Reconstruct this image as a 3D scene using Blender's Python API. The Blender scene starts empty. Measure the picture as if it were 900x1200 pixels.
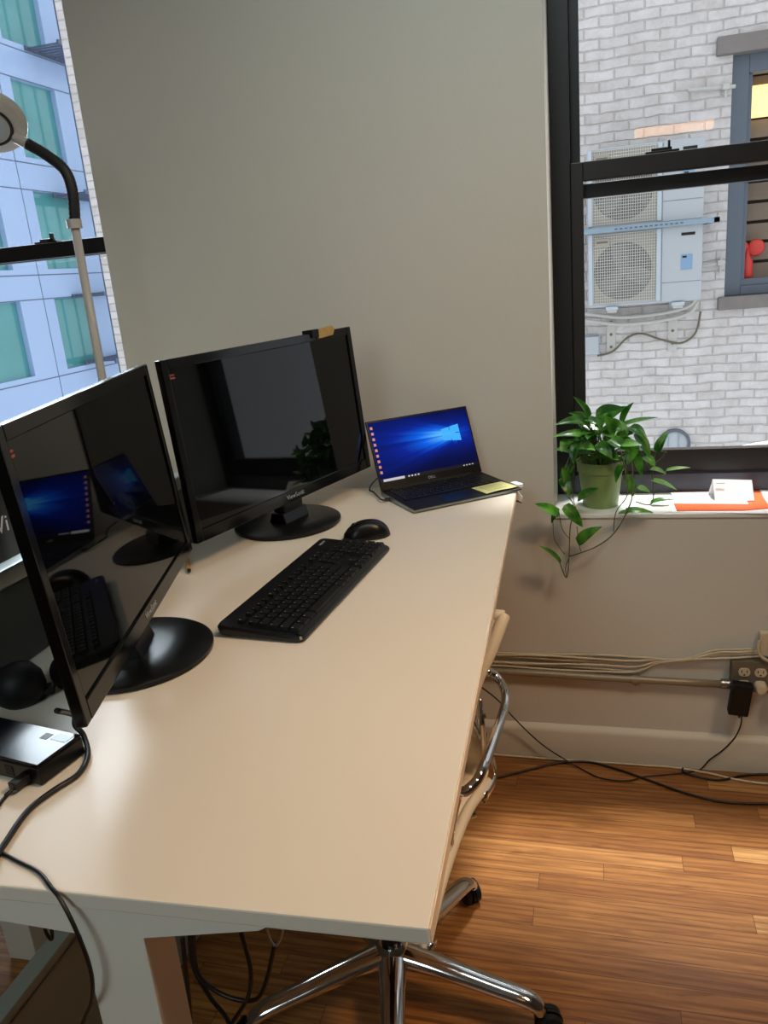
import bpy, bmesh, math, random
from mathutils import Vector as V, Matrix, Euler
rnd = random.Random(7)
PI = math.pi
scene = bpy.context.scene
COL = scene.collection

# ------------------------------------------------------------------ camera, world, exposure
FPX = 929.6
CAM = V((0.0, -2.183, 1.48))
RM = Matrix(((0.96530224, 0.24680992, -0.08530208), (0.00759237, 0.29999457, 0.95391069), (-0.26102478, 0.92145978, -0.28771156)))  # right, up, forward
cam_data = bpy.data.cameras.new('camera'); cam = bpy.data.objects.new('camera', cam_data); COL.objects.link(cam)
cam_data.sensor_fit = 'VERTICAL'; cam_data.sensor_height = 36.0; cam_data.lens = FPX / 1200 * 36.0
cam_data.clip_start = 0.02; cam_data.clip_end = 200
m4 = Matrix(((RM[0][0], RM[1][0], -RM[2][0], CAM.x), (RM[0][1], RM[1][1], -RM[2][1], CAM.y), (RM[0][2], RM[1][2], -RM[2][2], CAM.z), (0, 0, 0, 1)))
cam.matrix_world = m4
scene.camera = cam
vs = scene.view_settings
vs.view_transform = 'Standard'; vs.look = 'None'; vs.gamma = 1.0; vs.exposure = 0.0; vs.use_curve_mapping = False
scene.cycles.max_bounces = 10; scene.cycles.transparent_max_bounces = 12; scene.cycles.sample_clamp_indirect = 6.0

world = bpy.data.worlds.new('sky'); scene.world = world; world.use_nodes = True
wn = world.node_tree.nodes; wl = world.node_tree.links
bg = wn['Background']
sky = wn.new('ShaderNodeTexSky'); sky.sky_type = 'HOSEK_WILKIE'; sky.turbidity = 6.0; sky.ground_albedo = 0.4
sky.sun_direction = V((0.3, -0.5, 0.8)).normalized()
mixw = wn.new('ShaderNodeMixRGB'); mixw.inputs[0].default_value = 0.25
mixw.inputs[1].default_value = (0.86, 0.93, 1.0, 1)
wl.new(sky.outputs[0], mixw.inputs[2]); wl.new(mixw.outputs[0], bg.inputs[0])
bg.inputs[1].default_value = 1.55

def area(name, loc, target, size, energy, color, size_y=None, spread=PI):
    l = bpy.data.lights.new(name, 'AREA'); l.energy = energy; l.color = color; l.size = size; l.spread = spread
    if size_y: l.shape = 'RECTANGLE'; l.size_y = size_y
    o = bpy.data.objects.new(name, l); COL.objects.link(o); o.location = loc
    o.rotation_euler = (V(target) - V(loc)).to_track_quat('-Z', 'Y').to_euler()
    return o
WARM = (1.0, 0.68, 0.42)
area('ceiling_lamp_key', (1.20, -1.50, 2.95), (-0.15, -1.25, 0.9), 0.45, 12.5, WARM, spread=math.radians(95))
area('wall_fill_light', (0.05, -1.0, 2.98), (-0.25, 0.0, 1.75), 0.9, 6.2, (0.82, 0.99, 1.0), spread=math.radians(110))  # added cool fill to brighten the upper wall, not a real fixture
area('rear_fill_light', (-0.8, -3.5, 2.3), (-0.5, -1.6, 0.8), 1.0, 6, (0.78, 0.97, 1.0), spread=math.radians(110))  # added unseen fill from behind the camera, lifts the near desk edge
area('window_daylight_left', (-2.3, 0.9, 2.1), (-0.8, -1.0, 0.9), 1.0, 26, (0.80, 0.92, 1.0), spread=math.radians(120))
area('window_daylight_right', (0.8, 1.75, 7.0), (0.35, 0.0, 1.2), 0.7, 170, (0.97, 0.95, 0.92), spread=math.radians(60))

# pixel + one known coordinate -> world point (used to read real positions off the photograph)
def P(x, y, X=None, Y=None, Z=None):
    d = (RM[0] * ((x - 450) / FPX) + RM[1] * (-(y - 600) / FPX) + RM[2])
    if X is not None: t = (X - CAM.x) / d.x
    elif Y is not None: t = (Y - CAM.y) / d.y
    else: t = (Z - CAM.z) / d.z
    return CAM + d * t

# ------------------------------------------------------------------ helpers
def tag(o, label=None, cat=None, group=None, kind=None):
    if label: o['label'] = label
    if cat: o['category'] = cat
    if group: o['group'] = group
    if kind: o['kind'] = kind
    return o

def new_obj(name, bm, mats, parent=None, smooth=False, angle=None):
    me = bpy.data.meshes.new(name)
    bmesh.ops.recalc_face_normals(bm, faces=bm.faces[:])
    bm.to_mesh(me); bm.free()
    for m in (mats if isinstance(mats, (list, tuple)) else [mats]): me.materials.append(m)
    if smooth:
        for p in me.polygons: p.use_smooth = True
        if angle:
            bpy.context.view_layer.update()
    o = bpy.data.objects.new(name, me); COL.objects.link(o)
    if parent: o.parent = parent
    if smooth and angle:
        md = o.modifiers.new('es', 'EDGE_SPLIT'); md.split_angle = math.radians(angle)
    return o

def empty(name, loc=(0, 0, 0), rz=0.0):
    o = bpy.data.objects.new(name, None); COL.objects.link(o); o.location = loc; o.rotation_euler = (0, 0, rz); o.empty_display_size = 0.05
    return o

def BM(): return bmesh.new()

def box(bm, x0, x1, y0, y1, z0, z1, bev=0.0, mat=0, mx=None, seg=2):
    vs_ = [bm.verts.new(p) for p in ((x0, y0, z0), (x1, y0, z0), (x1, y1, z0), (x0, y1, z0), (x0, y0, z1), (x1, y0, z1), (x1, y1, z1), (x0, y1, z1))]
    fs = [bm.faces.new([vs_[i] for i in f]) for f in ((3, 2, 1, 0), (4, 5, 6, 7), (0, 1, 5, 4), (1, 2, 6, 5), (2, 3, 7, 6), (3, 0, 4, 7))]
    for f in fs: f.material_index = mat
    if mx is not None:
        for v in vs_: v.co = mx @ v.co
    if bev > 0:
        es = list({e for f in fs for e in f.edges})
        bmesh.ops.bevel(bm, geom=es, offset=bev, segments=seg, affect='EDGES', profile=0.6)
    return fs

def prism(bm, pts, axis, a0, a1, bev=0.0, mat=0, mx=None):
    """polygon pts (2D) extruded along axis 'x','y','z' from a0 to a1"""
    def mk(p, a):
        return {'x': (a, p[0], p[1]), 'y': (p[0], a, p[1]), 'z': (p[0], p[1], a)}[axis]
    A = [bm.verts.new(mk(p, a0)) for p in pts]; B = [bm.verts.new(mk(p, a1)) for p in pts]
    if mx is not None:
        for v in A + B: v.co = mx @ v.co
    n = len(pts); fs = [bm.faces.new(A[::-1]), bm.faces.new(B)]
    for i in range(n): fs.append(bm.faces.new((A[i], A[(i + 1) % n], B[(i + 1) % n], B[i])))
    for f in fs: f.material_index = mat
    if bev > 0:
        es = list({e for f in fs for e in f.edges})
        bmesh.ops.bevel(bm, geom=es, offset=bev, segments=2, affect='EDGES', profile=0.6)
    return fs

def catmull(pts, n=8):
    pts = [V(p) for p in pts]
    if len(pts) < 3: return pts
    out = []
    for i in range(len(pts) - 1):
        p0 = pts[max(i - 1, 0)]; p1 = pts[i]; p2 = pts[i + 1]; p3 = pts[min(i + 2, len(pts) - 1)]
        for k in range(n):
            t = k / n
            out.append(0.5 * ((2 * p1) + (p2 - p0) * t + (2 * p0 - 5 * p1 + 4 * p2 - p3) * t * t + (3 * p1 - p0 - 3 * p2 + p3) * t ** 3))
    out.append(pts[-1]); return out

def tube(bm, pts, r, seg=10, n=6, flat=None, mat=0, caps=True, upv=None):
    """round (or elliptic, flat=(a,b)) tube along a smooth path; r may be a list of radii per control point"""
    ctl = [V(p) for p in pts]
    path = catmull(ctl, n) if n > 1 else ctl
    L = len(path)
    def rad(i):
        if isinstance(r, (list, tuple)):
            t = i / (L - 1) * (len(r) - 1); a = int(min(t, len(r) - 2)); return r[a] + (r[a + 1] - r[a]) * (t - a)
        return r
    rings = []; up = V(upv) if upv else V((0, 0, 1))
    for i, p in enumerate(path):
        t = (path[min(i + 1, L - 1)] - path[max(i - 1, 0)])
        if t.length < 1e-9: t = V((0, 0, 1))
        t.normalize()
        s = t.cross(up)
        if s.length < 1e-3: s = t.cross(V((1, 0, 0)))
        s.normalize(); u = s.cross(t).normalized()
        if not upv: up = u
        R_ = rad(i); a, b = (flat[0], flat[1]) if flat else (R_, R_)
        rings.append([bm.verts.new(p + s * (math.cos(2 * PI * k / seg) * a) + u * (math.sin(2 * PI * k / seg) * b)) for k in range(seg)])
    for i in range(L - 1):
        for k in range(seg):
            f = bm.faces.new((rings[i][k], rings[i][(k + 1) % seg], rings[i + 1][(k + 1) % seg], rings[i + 1][k])); f.material_index = mat
    if caps:
        for rg in (rings[0][::-1], rings[-1]):
            f = bm.faces.new(rg); f.material_index = mat

def lathe(bm, prof, seg=32, c=(0, 0, 0), mat=0, mx=None, sx=1.0):
    """profile [(r,z),...] turned round z"""
    rings = []
    for r_, z in prof:
        if r_ < 1e-6: rings.append([bm.verts.new((c[0], c[1], c[2] + z))])
        else: rings.append([bm.verts.new((c[0] + sx * r_ * math.cos(2 * PI * k / seg), c[1] + r_ * math.sin(2 * PI * k / seg), c[2] + z)) for k in range(seg)])
    if mx is not None:
        for rg in rings:
            for v in rg: v.co = mx @ v.co
    for a, b in zip(rings[:-1], rings[1:]):
        for k in range(seg):
            k2 = (k + 1) % seg
            if len(a) == 1 and len(b) == 1: continue
            if len(a) == 1: f = bm.faces.new((a[0], b[k2], b[k]))
            elif len(b) == 1: f = bm.faces.new((a[k], a[k2], b[0]))
            else: f = bm.faces.new((a[k], a[k2], b[k2], b[k]))
            f.material_index = mat

def rounded_rect(x0, x1, y0, y1, r, n=5):
    pts = []
    for cx, cy, a0 in ((x1 - r, y1 - r, 0), (x0 + r, y1 - r, 90), (x0 + r, y0 + r, 180), (x1 - r, y0 + r, 270)):
        for k in range(n + 1):
            a = math.radians(a0 + 90 * k / n); pts.append((cx + r * math.cos(a), cy + r * math.sin(a)))
    return pts

def text_mesh(body, size, mat, parent, name, mx, extrude=0.0003, align='CENTER'):
    cu = bpy.data.curves.new(name, 'FONT'); cu.body = body; cu.size = size; cu.extrude = extrude; cu.align_x = align; cu.align_y = 'CENTER'
    tmp = bpy.data.objects.new(name, cu); COL.objects.link(tmp)
    bpy.context.view_layer.update()
    dg = bpy.context.evaluated_depsgraph_get()
    me = bpy.data.meshes.new_from_object(tmp.evaluated_get(dg))
    bpy.data.objects.remove(tmp); bpy.data.curves.remove(cu)
    me.name = name; me.transform(mx); me.materials.clear(); me.materials.append(mat)
    o = bpy.data.objects.new(name, me); COL.objects.link(o); o.parent = parent
    return o

def frame_axes(o, xa, ya, za):
    return Matrix(((xa.x, ya.x, za.x, o.x), (xa.y, ya.y, za.y, o.y), (xa.z, ya.z, za.z, o.z), (0, 0, 0, 1)))

# ------------------------------------------------------------------ materials
def S(r, g, b):  # sRGB 0..255 -> linear
    def f(c):
        c /= 255.0
        return c / 12.92 if c <= 0.04045 else ((c + 0.055) / 1.055) ** 2.4
    return (f(r), f(g), f(b), 1)

def mat(name, col, rough=0.5, metal=0.0, spec=0.5, noise=0.0, nscale=20, bump=0.0, bscale=200, emit=None, estr=1.0, coat=0.0, trans=0.0, sub=None):
    m = bpy.data.materials.new(name); m.use_nodes = True
    nt = m.node_tree; b = nt.nodes['Principled BSDF']
    b.inputs['Base Color'].default_value = col; b.inputs['Roughness'].default_value = rough; b.inputs['Metallic'].default_value = metal
    b.inputs['Specular IOR Level'].default_value = spec; b.inputs['Coat Weight'].default_value = coat
    b.inputs['Transmission Weight'].default_value = trans
    if emit: b.inputs['Emission Color'].default_value = emit; b.inputs['Emission Strength'].default_value = estr
    tc = nt.nodes.new('ShaderNodeTexCoord')
    if noise > 0:
        n = nt.nodes.new('ShaderNodeTexNoise'); n.inputs['Scale'].default_value = nscale; n.inputs['Detail'].default_value = 4
        nt.links.new(tc.outputs['Object'], n.inputs['Vector'])
        mr = nt.nodes.new('ShaderNodeMapRange'); mr.inputs['To Min'].default_value = 1 - noise; mr.inputs['To Max'].default_value = 1 + noise
        nt.links.new(n.outputs['Fac'], mr.inputs['Value'])
        mx = nt.nodes.new('ShaderNodeVectorMath'); mx.operation = 'SCALE'; mx.inputs[0].default_value = col[:3]
        nt.links.new(mr.outputs[0], mx.inputs['Scale']); nt.links.new(mx.outputs[0], b.inputs['Base Color'])
    if bump > 0:
        n2 = nt.nodes.new('ShaderNodeTexNoise'); n2.inputs['Scale'].default_value = bscale; n2.inputs['Detail'].default_value = 3
        nt.links.new(tc.outputs['Object'], n2.inputs['Vector'])
        bp = nt.nodes.new('ShaderNodeBump'); bp.inputs['Strength'].default_value = bump; bp.inputs['Distance'].default_value = 0.002
        nt.links.new(n2.outputs['Fac'], bp.inputs['Height']); nt.links.new(bp.outputs[0], b.inputs['Normal'])
    return m

def glass_mat(name, tint=(1, 1, 1, 1), refl=1.0, ior=1.5):
    m = bpy.data.materials.new(name); m.use_nodes = True; nt = m.node_tree; nt.nodes.clear()
    out = nt.nodes.new('ShaderNodeOutputMaterial'); mix = nt.nodes.new('ShaderNodeMixShader')
    tr = nt.nodes.new('ShaderNodeBsdfTransparent'); tr.inputs[0].default_value = tint
    gl = nt.nodes.new('ShaderNodeBsdfGlossy'); gl.inputs['Roughness'].default_value = 0.0; gl.inputs[0].default_value = (refl, refl, refl, 1)
    fr = nt.nodes.new('ShaderNodeFresnel'); fr.inputs[0].default_value = ior
    ge = nt.nodes.new('ShaderNodeNewGeometry'); mr = nt.nodes.new('ShaderNodeMapRange'); mr.inputs['To Min'].default_value = ior; mr.inputs['To Max'].default_value = 1 / ior
    nt.links.new(ge.outputs['Backfacing'], mr.inputs['Value']); nt.links.new(mr.outputs[0], fr.inputs[0])
    nt.links.new(fr.outputs[0], mix.inputs[0]); nt.links.new(tr.outputs[0], mix.inputs[1]); nt.links.new(gl.outputs[0], mix.inputs[2])
    nt.links.new(mix.outputs[0], out.inputs[0]); return m

M = {}
M['wall'] = mat('wall_paint', S(208, 205, 196), 0.75, spec=0.25, noise=0.015, nscale=3, bump=0.25, bscale=60)
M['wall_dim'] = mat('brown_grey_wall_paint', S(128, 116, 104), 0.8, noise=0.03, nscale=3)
M['trim'] = mat('trim_paint', S(205, 197, 182), 0.5, noise=0.02, nscale=6)
M['ceil'] = mat('ceiling_paint', S(225, 222, 214), 0.8)
M['black_frame'] = mat('black_window_paint', S(20, 20, 22), 0.42, noise=0.15, nscale=14)
M['brown_frame'] = mat('dark_brown_window_paint', S(28, 23, 21), 0.45, noise=0.2, nscale=10)
M['track'] = mat('window_track_metal', S(58, 58, 66), 0.4, 0.3)
M['sill'] = mat('white_sill_paint', S(228, 232, 230), 0.35)
M['glass'] = glass_mat('window_glass')
M['laminate'] = mat('desk_laminate', S(230, 222, 208), 0.38, noise=0.008, nscale=5)
M['desk_edge'] = mat('desk_edge_band', S(232, 214, 192), 0.4)
M['white_metal'] = mat('white_powdercoat', S(226, 222, 210), 0.45)
M['gloss_black'] = mat('gloss_black_plastic', S(8, 8, 9), 0.14, spec=0.3)
M['screen'] = mat('dark_screen', S(3, 4, 5), 0.03, spec=0.27)
M['sat_black'] = mat('satin_black_plastic', S(11, 11, 12), 0.32, spec=0.35)
M['matte_black'] = mat('matte_black_plastic', S(15, 15, 16), 0.55, spec=0.3)
M['key'] = mat('key_plastic', S(12, 12, 13), 0.42, spec=0.35)
M['legend'] = mat('key_legend', S(170, 170, 172), 0.6)
M['logo'] = mat('grey_logo', S(160, 168, 172), 0.4)
M['chrome'] = mat('polished_aluminium', S(215, 216, 218), 0.09, 1.0)
M['steel'] = mat('brushed_metal', S(170, 172, 172), 0.3, 1.0)
M['leather'] = mat('cream_leather', S(236, 224, 200), 0.5, noise=0.03, nscale=10, bump=0.3, bscale=180)
M['grey_fabric'] = mat('grey_divider_fabric', S(88, 90, 84), 0.95, noise=0.12, nscale=300, bump=0.5, bscale=500)
M['alu'] = mat('satin_aluminium', S(150, 156, 154), 0.28, 0.85)
M['grey_metal'] = mat('grey_green_metal', S(146, 158, 150), 0.45, noise=0.03, nscale=30)
M['cable_black'] = mat('black_cable', S(14, 12, 13), 0.42)
M['cable_cream'] = mat('cream_cable', S(196, 184, 160), 0.5)
M['conduit'] = mat('painted_conduit', S(150, 138, 116), 0.4, 0.3)
M['box_grey'] = mat('dull_grey_box', S(112, 104, 88), 0.55, 0.2)
M['receptacle'] = mat('almond_receptacle', S(205, 190, 162), 0.4)
M['dark_slot'] = mat('dark_slot', S(20, 16, 12), 0.7)
M['paper'] = mat('white_paper', S(240, 240, 242), 0.7)
M['orange'] = mat('orange_paper', S(228, 98, 42), 0.65)
M['yellow'] = mat('yellow_note', S(214, 214, 146), 0.75)
M['tape'] = mat('tan_tape', S(176, 142, 78), 0.5, noise=0.2, nscale=60)
M['pot'] = mat('green_pot', S(132, 156, 96), 0.45, noise=0.03, nscale=20)
M['soil'] = mat('dark_soil', S(38, 28, 20), 0.95, noise=0.4, nscale=120, bump=1.0, bscale=200)
M['stem'] = mat('green_stem', S(98, 128, 60), 0.5)
M['stem_dark'] = mat('woody_vine', S(92, 88, 52), 0.6)
M['lamp_grey'] = mat('lamp_grey_plastic', S(196, 192, 186), 0.35)
M['lamp_black'] = mat('ribbed_rubber', S(34, 34, 36), 0.5)
M['ac_body'] = mat('white_enamel', S(184, 189, 194), 0.4, noise=0.02, nscale=4)
M['ac_grille'] = mat('grille_wire', S(214, 212, 204), 0.5)
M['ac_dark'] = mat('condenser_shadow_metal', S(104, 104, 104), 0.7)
M['ac_beige'] = mat('beige_cover', S(164, 158, 148), 0.6)
M['galv'] = mat('galvanised_steel', S(150, 172, 190), 0.4, 0.5)
M['pipe_white'] = mat('white_lagging', S(196, 194, 188), 0.6)
M['ext_grey'] = mat('exterior_blue_grey_paint', S(92, 102, 114), 0.5, noise=0.06, nscale=8)
M['stone'] = mat('brownstone', S(128, 122, 118), 0.85, noise=0.2, nscale=12, bump=0.8, bscale=30)
M['red'] = mat('red_plastic', S(214, 62, 52), 0.5)
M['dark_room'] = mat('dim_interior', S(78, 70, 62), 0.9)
M['blind'] = mat('brown_blind_slats', S(136, 120, 104), 0.7)
M['lit'] = mat('lit_lampshade', S(255, 214, 130), 0.6, emit=S(255, 222, 150), estr=1.3)
M['ext_glass'] = mat('far_window_glass', S(70, 76, 84), 0.06, spec=0.6)
M['orange_logo'] = mat('orange_logo', S(150, 70, 46), 0.5)

def brick_mat():
    m = bpy.data.materials.new('white_painted_brick'); m.use_nodes = True; nt = m.node_tree; b = nt.nodes['Principled BSDF']
    tc = nt.nodes.new('ShaderNodeTexCoord'); sep = nt.nodes.new('ShaderNodeSeparateXYZ'); cmb = nt.nodes.new('ShaderNodeCombineXYZ')
    nt.links.new(tc.outputs['Object'], sep.inputs[0])
    nz = nt.nodes.new('ShaderNodeTexNoise'); nz.inputs['Scale'].default_value = 4; nz.inputs['Detail'].default_value = 5
    nt.links.new(tc.outputs['Object'], nz.inputs['Vector'])
    ma = nt.nodes.new('ShaderNodeMath'); ma.operation = 'MULTIPLY_ADD'; ma.inputs[1].default_value = 0.045; nt.links.new(nz.outputs[0], ma.inputs[0])
    add = nt.nodes.new('ShaderNodeMath'); add.operation = 'ADD'; nt.links.new(sep.outputs['X'], add.inputs[0]); nt.links.new(sep.outputs['Y'], add.inputs[1])
    nt.links.new(sep.outputs['Z'], ma.inputs[2])
    nt.links.new(add.outputs[0], cmb.inputs['X']); nt.links.new(ma.outputs[0], cmb.inputs['Y'])
    br = nt.nodes.new('ShaderNodeTexBrick'); br.inputs['Scale'].default_value = 1.0; br.inputs['Brick Width'].default_value = 0.215; br.inputs['Row Height'].default_value = 0.072
    br.inputs['Mortar Size'].default_value = 0.009; br.inputs['Mortar Smooth'].default_value = 0.9; br.inputs['Bias'].default_value = -0.1
    br.inputs['Color1'].default_value = S(226, 222, 221); br.inputs['Color2'].default_value = S(213, 207, 204); br.inputs['Mortar'].default_value = S(206, 199, 195)
    nt.links.new(cmb.outputs[0], br.inputs['Vector'])
    n2 = nt.nodes.new('ShaderNodeTexNoise'); n2.inputs['Scale'].default_value = 9; n2.inputs['Detail'].default_value = 8; n2.inputs['Roughness'].default_value = 0.7
    nt.links.new(tc.outputs['Object'], n2.inputs['Vector'])
    rp = nt.nodes.new('ShaderNodeValToRGB'); rp.color_ramp.elements[0].position = 0.33; rp.color_ramp.elements[0].color = (0.72, 0.69, 0.67, 1); rp.color_ramp.elements[1].position = 0.6; rp.color_ramp.elements[1].color = (1, 1, 1, 1)
    nt.links.new(n2.outputs[0], rp.inputs[0])
    mx = nt.nodes.new('ShaderNodeMixRGB'); mx.blend_type = 'MULTIPLY'; mx.inputs[0].default_value = 0.65
    nt.links.new(br.outputs['Color'], mx.inputs[1]); nt.links.new(rp.outputs[0], mx.inputs[2]); nt.links.new(mx.outputs[0], b.inputs['Base Color'])
    hs = nt.nodes.new('ShaderNodeMath'); hs.operation = 'MULTIPLY_ADD'; hs.inputs[1].default_value = -0.4; nt.links.new(br.outputs['Fac'], hs.inputs[0]); nt.links.new(n2.outputs[0], hs.inputs[2])
    bp = nt.nodes.new('ShaderNodeBump'); bp.inputs['Strength'].default_value = 0.9; bp.inputs['Distance'].default_value = 0.02
    nt.links.new(hs.outputs[0], bp.inputs['Height']); nt.links.new(bp.outputs[0], b.inputs['Normal'])
    b.inputs['Roughness'].default_value = 0.8
    return m
M['brick'] = brick_mat()

def floor_mat():
    m = bpy.data.materials.new('oak_strip_floor'); m.use_nodes = True; nt = m.node_tree; b = nt.nodes['Principled BSDF']; N = nt.nodes.new; Lk = nt.links.new
    tc = N('ShaderNodeTexCoord'); sep = N('ShaderNodeSeparateXYZ'); Lk(tc.outputs['Object'], sep.inputs[0])
    # row index, and a random shift per row so joints fall at random
    row = N('ShaderNodeMath'); row.operation = 'DIVIDE'; row.inputs[1].default_value = 0.057; Lk(sep.outputs['Y'], row.inputs[0])
    fl = N('ShaderNodeMath'); fl.operation = 'FLOOR'; Lk(row.outputs[0], fl.inputs[0])
    wnz = N('ShaderNodeTexWhiteNoise'); wnz.noise_dimensions = '1D'; Lk(fl.outputs[0], wnz.inputs['W'])
    sh = N('ShaderNodeMath'); sh.operation = 'MULTIPLY_ADD'; sh.inputs[1].default_value = 7.3; Lk(wnz.outputs['Value'], sh.inputs[0]); Lk(sep.outputs['X'], sh.inputs[2])
    cmb = N('ShaderNodeCombineXYZ'); Lk(sh.outputs[0], cmb.inputs['X']); Lk(sep.outputs['Y'], cmb.inputs['Y'])
    br = N('ShaderNodeTexBrick'); br.offset = 0.0; br.inputs['Scale'].default_value = 1; br.inputs['Brick Width'].default_value = 0.85; br.inputs['Row Height'].default_value = 0.057
    br.inputs['Mortar Size'].default_value = 0.0007; br.inputs['Color1'].default_value = (0, 0, 0, 1); br.inputs['Color2'].default_value = (1, 1, 1, 1); br.inputs['Mortar'].default_value = (0.3, 0.3, 0.3, 1)
    Lk(cmb.outputs[0], br.inputs['Vector'])
    bx = N('ShaderNodeMath'); bx.operation = 'DIVIDE'; bx.inputs[1].default_value = 0.85; Lk(sh.outputs[0], bx.inputs[0])
    bfl = N('ShaderNodeMath'); bfl.operation = 'FLOOR'; Lk(bx.outputs[0], bfl.inputs[0])
    cid = N('ShaderNodeCombineXYZ'); Lk(bfl.outputs[0], cid.inputs['X']); Lk(fl.outputs[0], cid.inputs['Y'])
    wn2 = N('ShaderNodeTexWhiteNoise'); wn2.noise_dimensions = '3D'; Lk(cid.outputs[0], wn2.inputs['Vector'])
    rp = N('ShaderNodeValToRGB'); e = rp.color_ramp.elements; e[0].color = S(146, 98, 52); e[1].color = S(198, 152, 94)
    for pos, c in ((0.12, S(154, 102, 52)), (0.5, S(164, 112, 58)), (0.8, S(172, 120, 66))):
        x = e.new(pos); x.color = c
    Lk(wn2.outputs['Value'], rp.inputs[0])
    # grain: stretched noise offset per board
    off = N('ShaderNodeVectorMath'); off.operation = 'SCALE'; off.inputs['Scale'].default_value = 13.0; Lk(wn2.outputs['Color'], off.inputs[0])
    ad = N('ShaderNodeVectorMath'); ad.operation = 'ADD'; Lk(tc.outputs['Object'], ad.inputs[0]); Lk(off.outputs[0], ad.inputs[1])
    mp = N('ShaderNodeMapping'); mp.inputs['Scale'].default_value = (2.2, 30, 1); Lk(ad.outputs[0], mp.inputs[0])
    g = N('ShaderNodeTexNoise'); g.inputs['Scale'].default_value = 2.2; g.inputs['Detail'].default_value = 7; g.inputs['Roughness'].default_value = 0.6; g.inputs['Distortion'].default_value = 1.1; Lk(mp.outputs[0], g.inputs['Vector'])
    gw = N('ShaderNodeTexWave'); gw.wave_type = 'BANDS'; gw.bands_direction = 'Y'; gw.inputs['Scale'].default_value = 0.9; gw.inputs['Distortion'].default_value = 9; gw.inputs['Detail'].default_value = 3; gw.inputs['Detail Scale'].default_value = 0.6
    mp2 = N('ShaderNodeMapping'); mp2.inputs['Scale'].default_value = (1.2, 18, 1); Lk(ad.outputs[0], mp2.inputs[0]); Lk(mp2.outputs[0], gw.inputs['Vector'])
    gr = N('ShaderNodeValToRGB'); gr.color_ramp.elements[0].position = 0.3; gr.color_ramp.elements[0].color = (0.42, 0.33, 0.26, 1); gr.color_ramp.elements[1].position = 0.62; gr.color_ramp.elements[1].color = (1.05, 1.05, 1.05, 1); Lk(g.outputs[0], gr.inputs[0])
    wr = N('ShaderNodeValToRGB'); wr.color_ramp.elements[0].position = 0.0; wr.color_ramp.elements[0].color = (0.55, 0.46, 0.38, 1); wr.color_ramp.elements[1].position = 0.5; wr.color_ramp.elements[1].color = (1, 1, 1, 1); Lk(gw.outputs[0], wr.inputs[0])
    m1 = N('ShaderNodeMixRGB'); m1.blend_type = 'MULTIPLY'; m1.inputs[0].default_value = 0.9; Lk(rp.outputs[0], m1.inputs[1]); Lk(gr.outputs[0], m1.inputs[2])
    m2 = N('ShaderNodeMixRGB'); m2.blend_type = 'MULTIPLY'; m2.inputs[0].default_value = 0.6; Lk(m1.outputs[0], m2.inputs[1]); Lk(wr.outputs[0], m2.inputs[2])
    m3 = N('ShaderNodeMixRGB'); m3.blend_type = 'MIX'; Lk(br.outputs['Fac'], m3.inputs[0]); Lk(m2.outputs[0], m3.inputs[1]); m3.inputs[2].default_value = S(76, 40, 16)
    Lk(m3.outputs[0], b.inputs['Base Color']); b.inputs['Roughness'].default_value = 0.32
    bp = N('ShaderNodeBump'); bp.inputs['Strength'].default_value = 0.12; bp.inputs['Distance'].default_value = 0.001; Lk(g.outputs[0], bp.inputs['Height']); Lk(bp.outputs[0], b.inputs['Normal'])
    return m
M['floor'] = floor_mat()

def leaf_mat(name, c1, c2, tr=0.35):
    m = bpy.data.materials.new(name); m.use_nodes = True; nt = m.node_tree; b = nt.nodes['Principled BSDF']; N = nt.nodes.new; Lk = nt.links.new
    tc = N('ShaderNodeTexCoord'); n = N('ShaderNodeTexNoise'); n.inputs['Scale'].default_value = 26; n.inputs['Detail'].default_value = 3; Lk(tc.outputs['Object'], n.inputs['Vector'])
    rp = N('ShaderNodeValToRGB'); rp.color_ramp.elements[0].position = 0.4; rp.color_ramp.elements[0].color = c1; rp.color_ramp.elements[1].position = 0.66; rp.color_ramp.elements[1].color = c2; Lk(n.outputs[0], rp.inputs[0])
    Lk(rp.outputs[0], b.inputs['Base Color']); b.inputs['Roughness'].default_value = 0.3; b.inputs['Specular IOR Level'].default_value = 0.5
    t = N('ShaderNodeBsdfTranslucent'); Lk(rp.outputs[0], t.inputs[0]); mx = N('ShaderNodeMixShader'); mx.inputs[0].default_value = tr
    out = nt.nodes['Material Output']; Lk(b.outputs[0], mx.inputs[1]); Lk(t.outputs[0], mx.inputs[2]); Lk(mx.outputs[0], out.inputs[0])
    return m
M['leaf'] = leaf_mat('pothos_leaf', S(34, 92, 24), S(92, 152, 48), 0.3)
M['leaf_pale'] = leaf_mat('pale_pothos_leaf', S(104, 156, 80), S(150, 192, 120), 0.3)

# ------------------------------------------------------------------ room shell
XL, XR, YB, ZC = -3.4, 2.1, -5.2, 3.05
def struct(o): o['kind'] = 'structure'; return o
bm = BM(); box(bm, XL - 0.2, XR + 0.2, YB - 0.2, 0.3, -0.12, 0.0); struct(new_obj('floor', bm, M['floor']))
bm = BM(); box(bm, XL - 0.2, XR + 0.2, YB - 0.2, 0.3, ZC, ZC + 0.15); struct(new_obj('ceiling', bm, M['ceil']))
bm = BM(); box(bm, XL - 0.2, XL, YB, 0.3, 0, ZC); struct(new_obj('wall_left', bm, M['wall']))
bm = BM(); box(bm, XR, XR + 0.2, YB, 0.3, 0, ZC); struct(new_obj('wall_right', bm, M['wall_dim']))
bm = BM(); box(bm, XL, XR, YB - 0.2, YB, 0, ZC); struct(new_obj('wall_rear', bm, M['wall_dim']))
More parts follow.
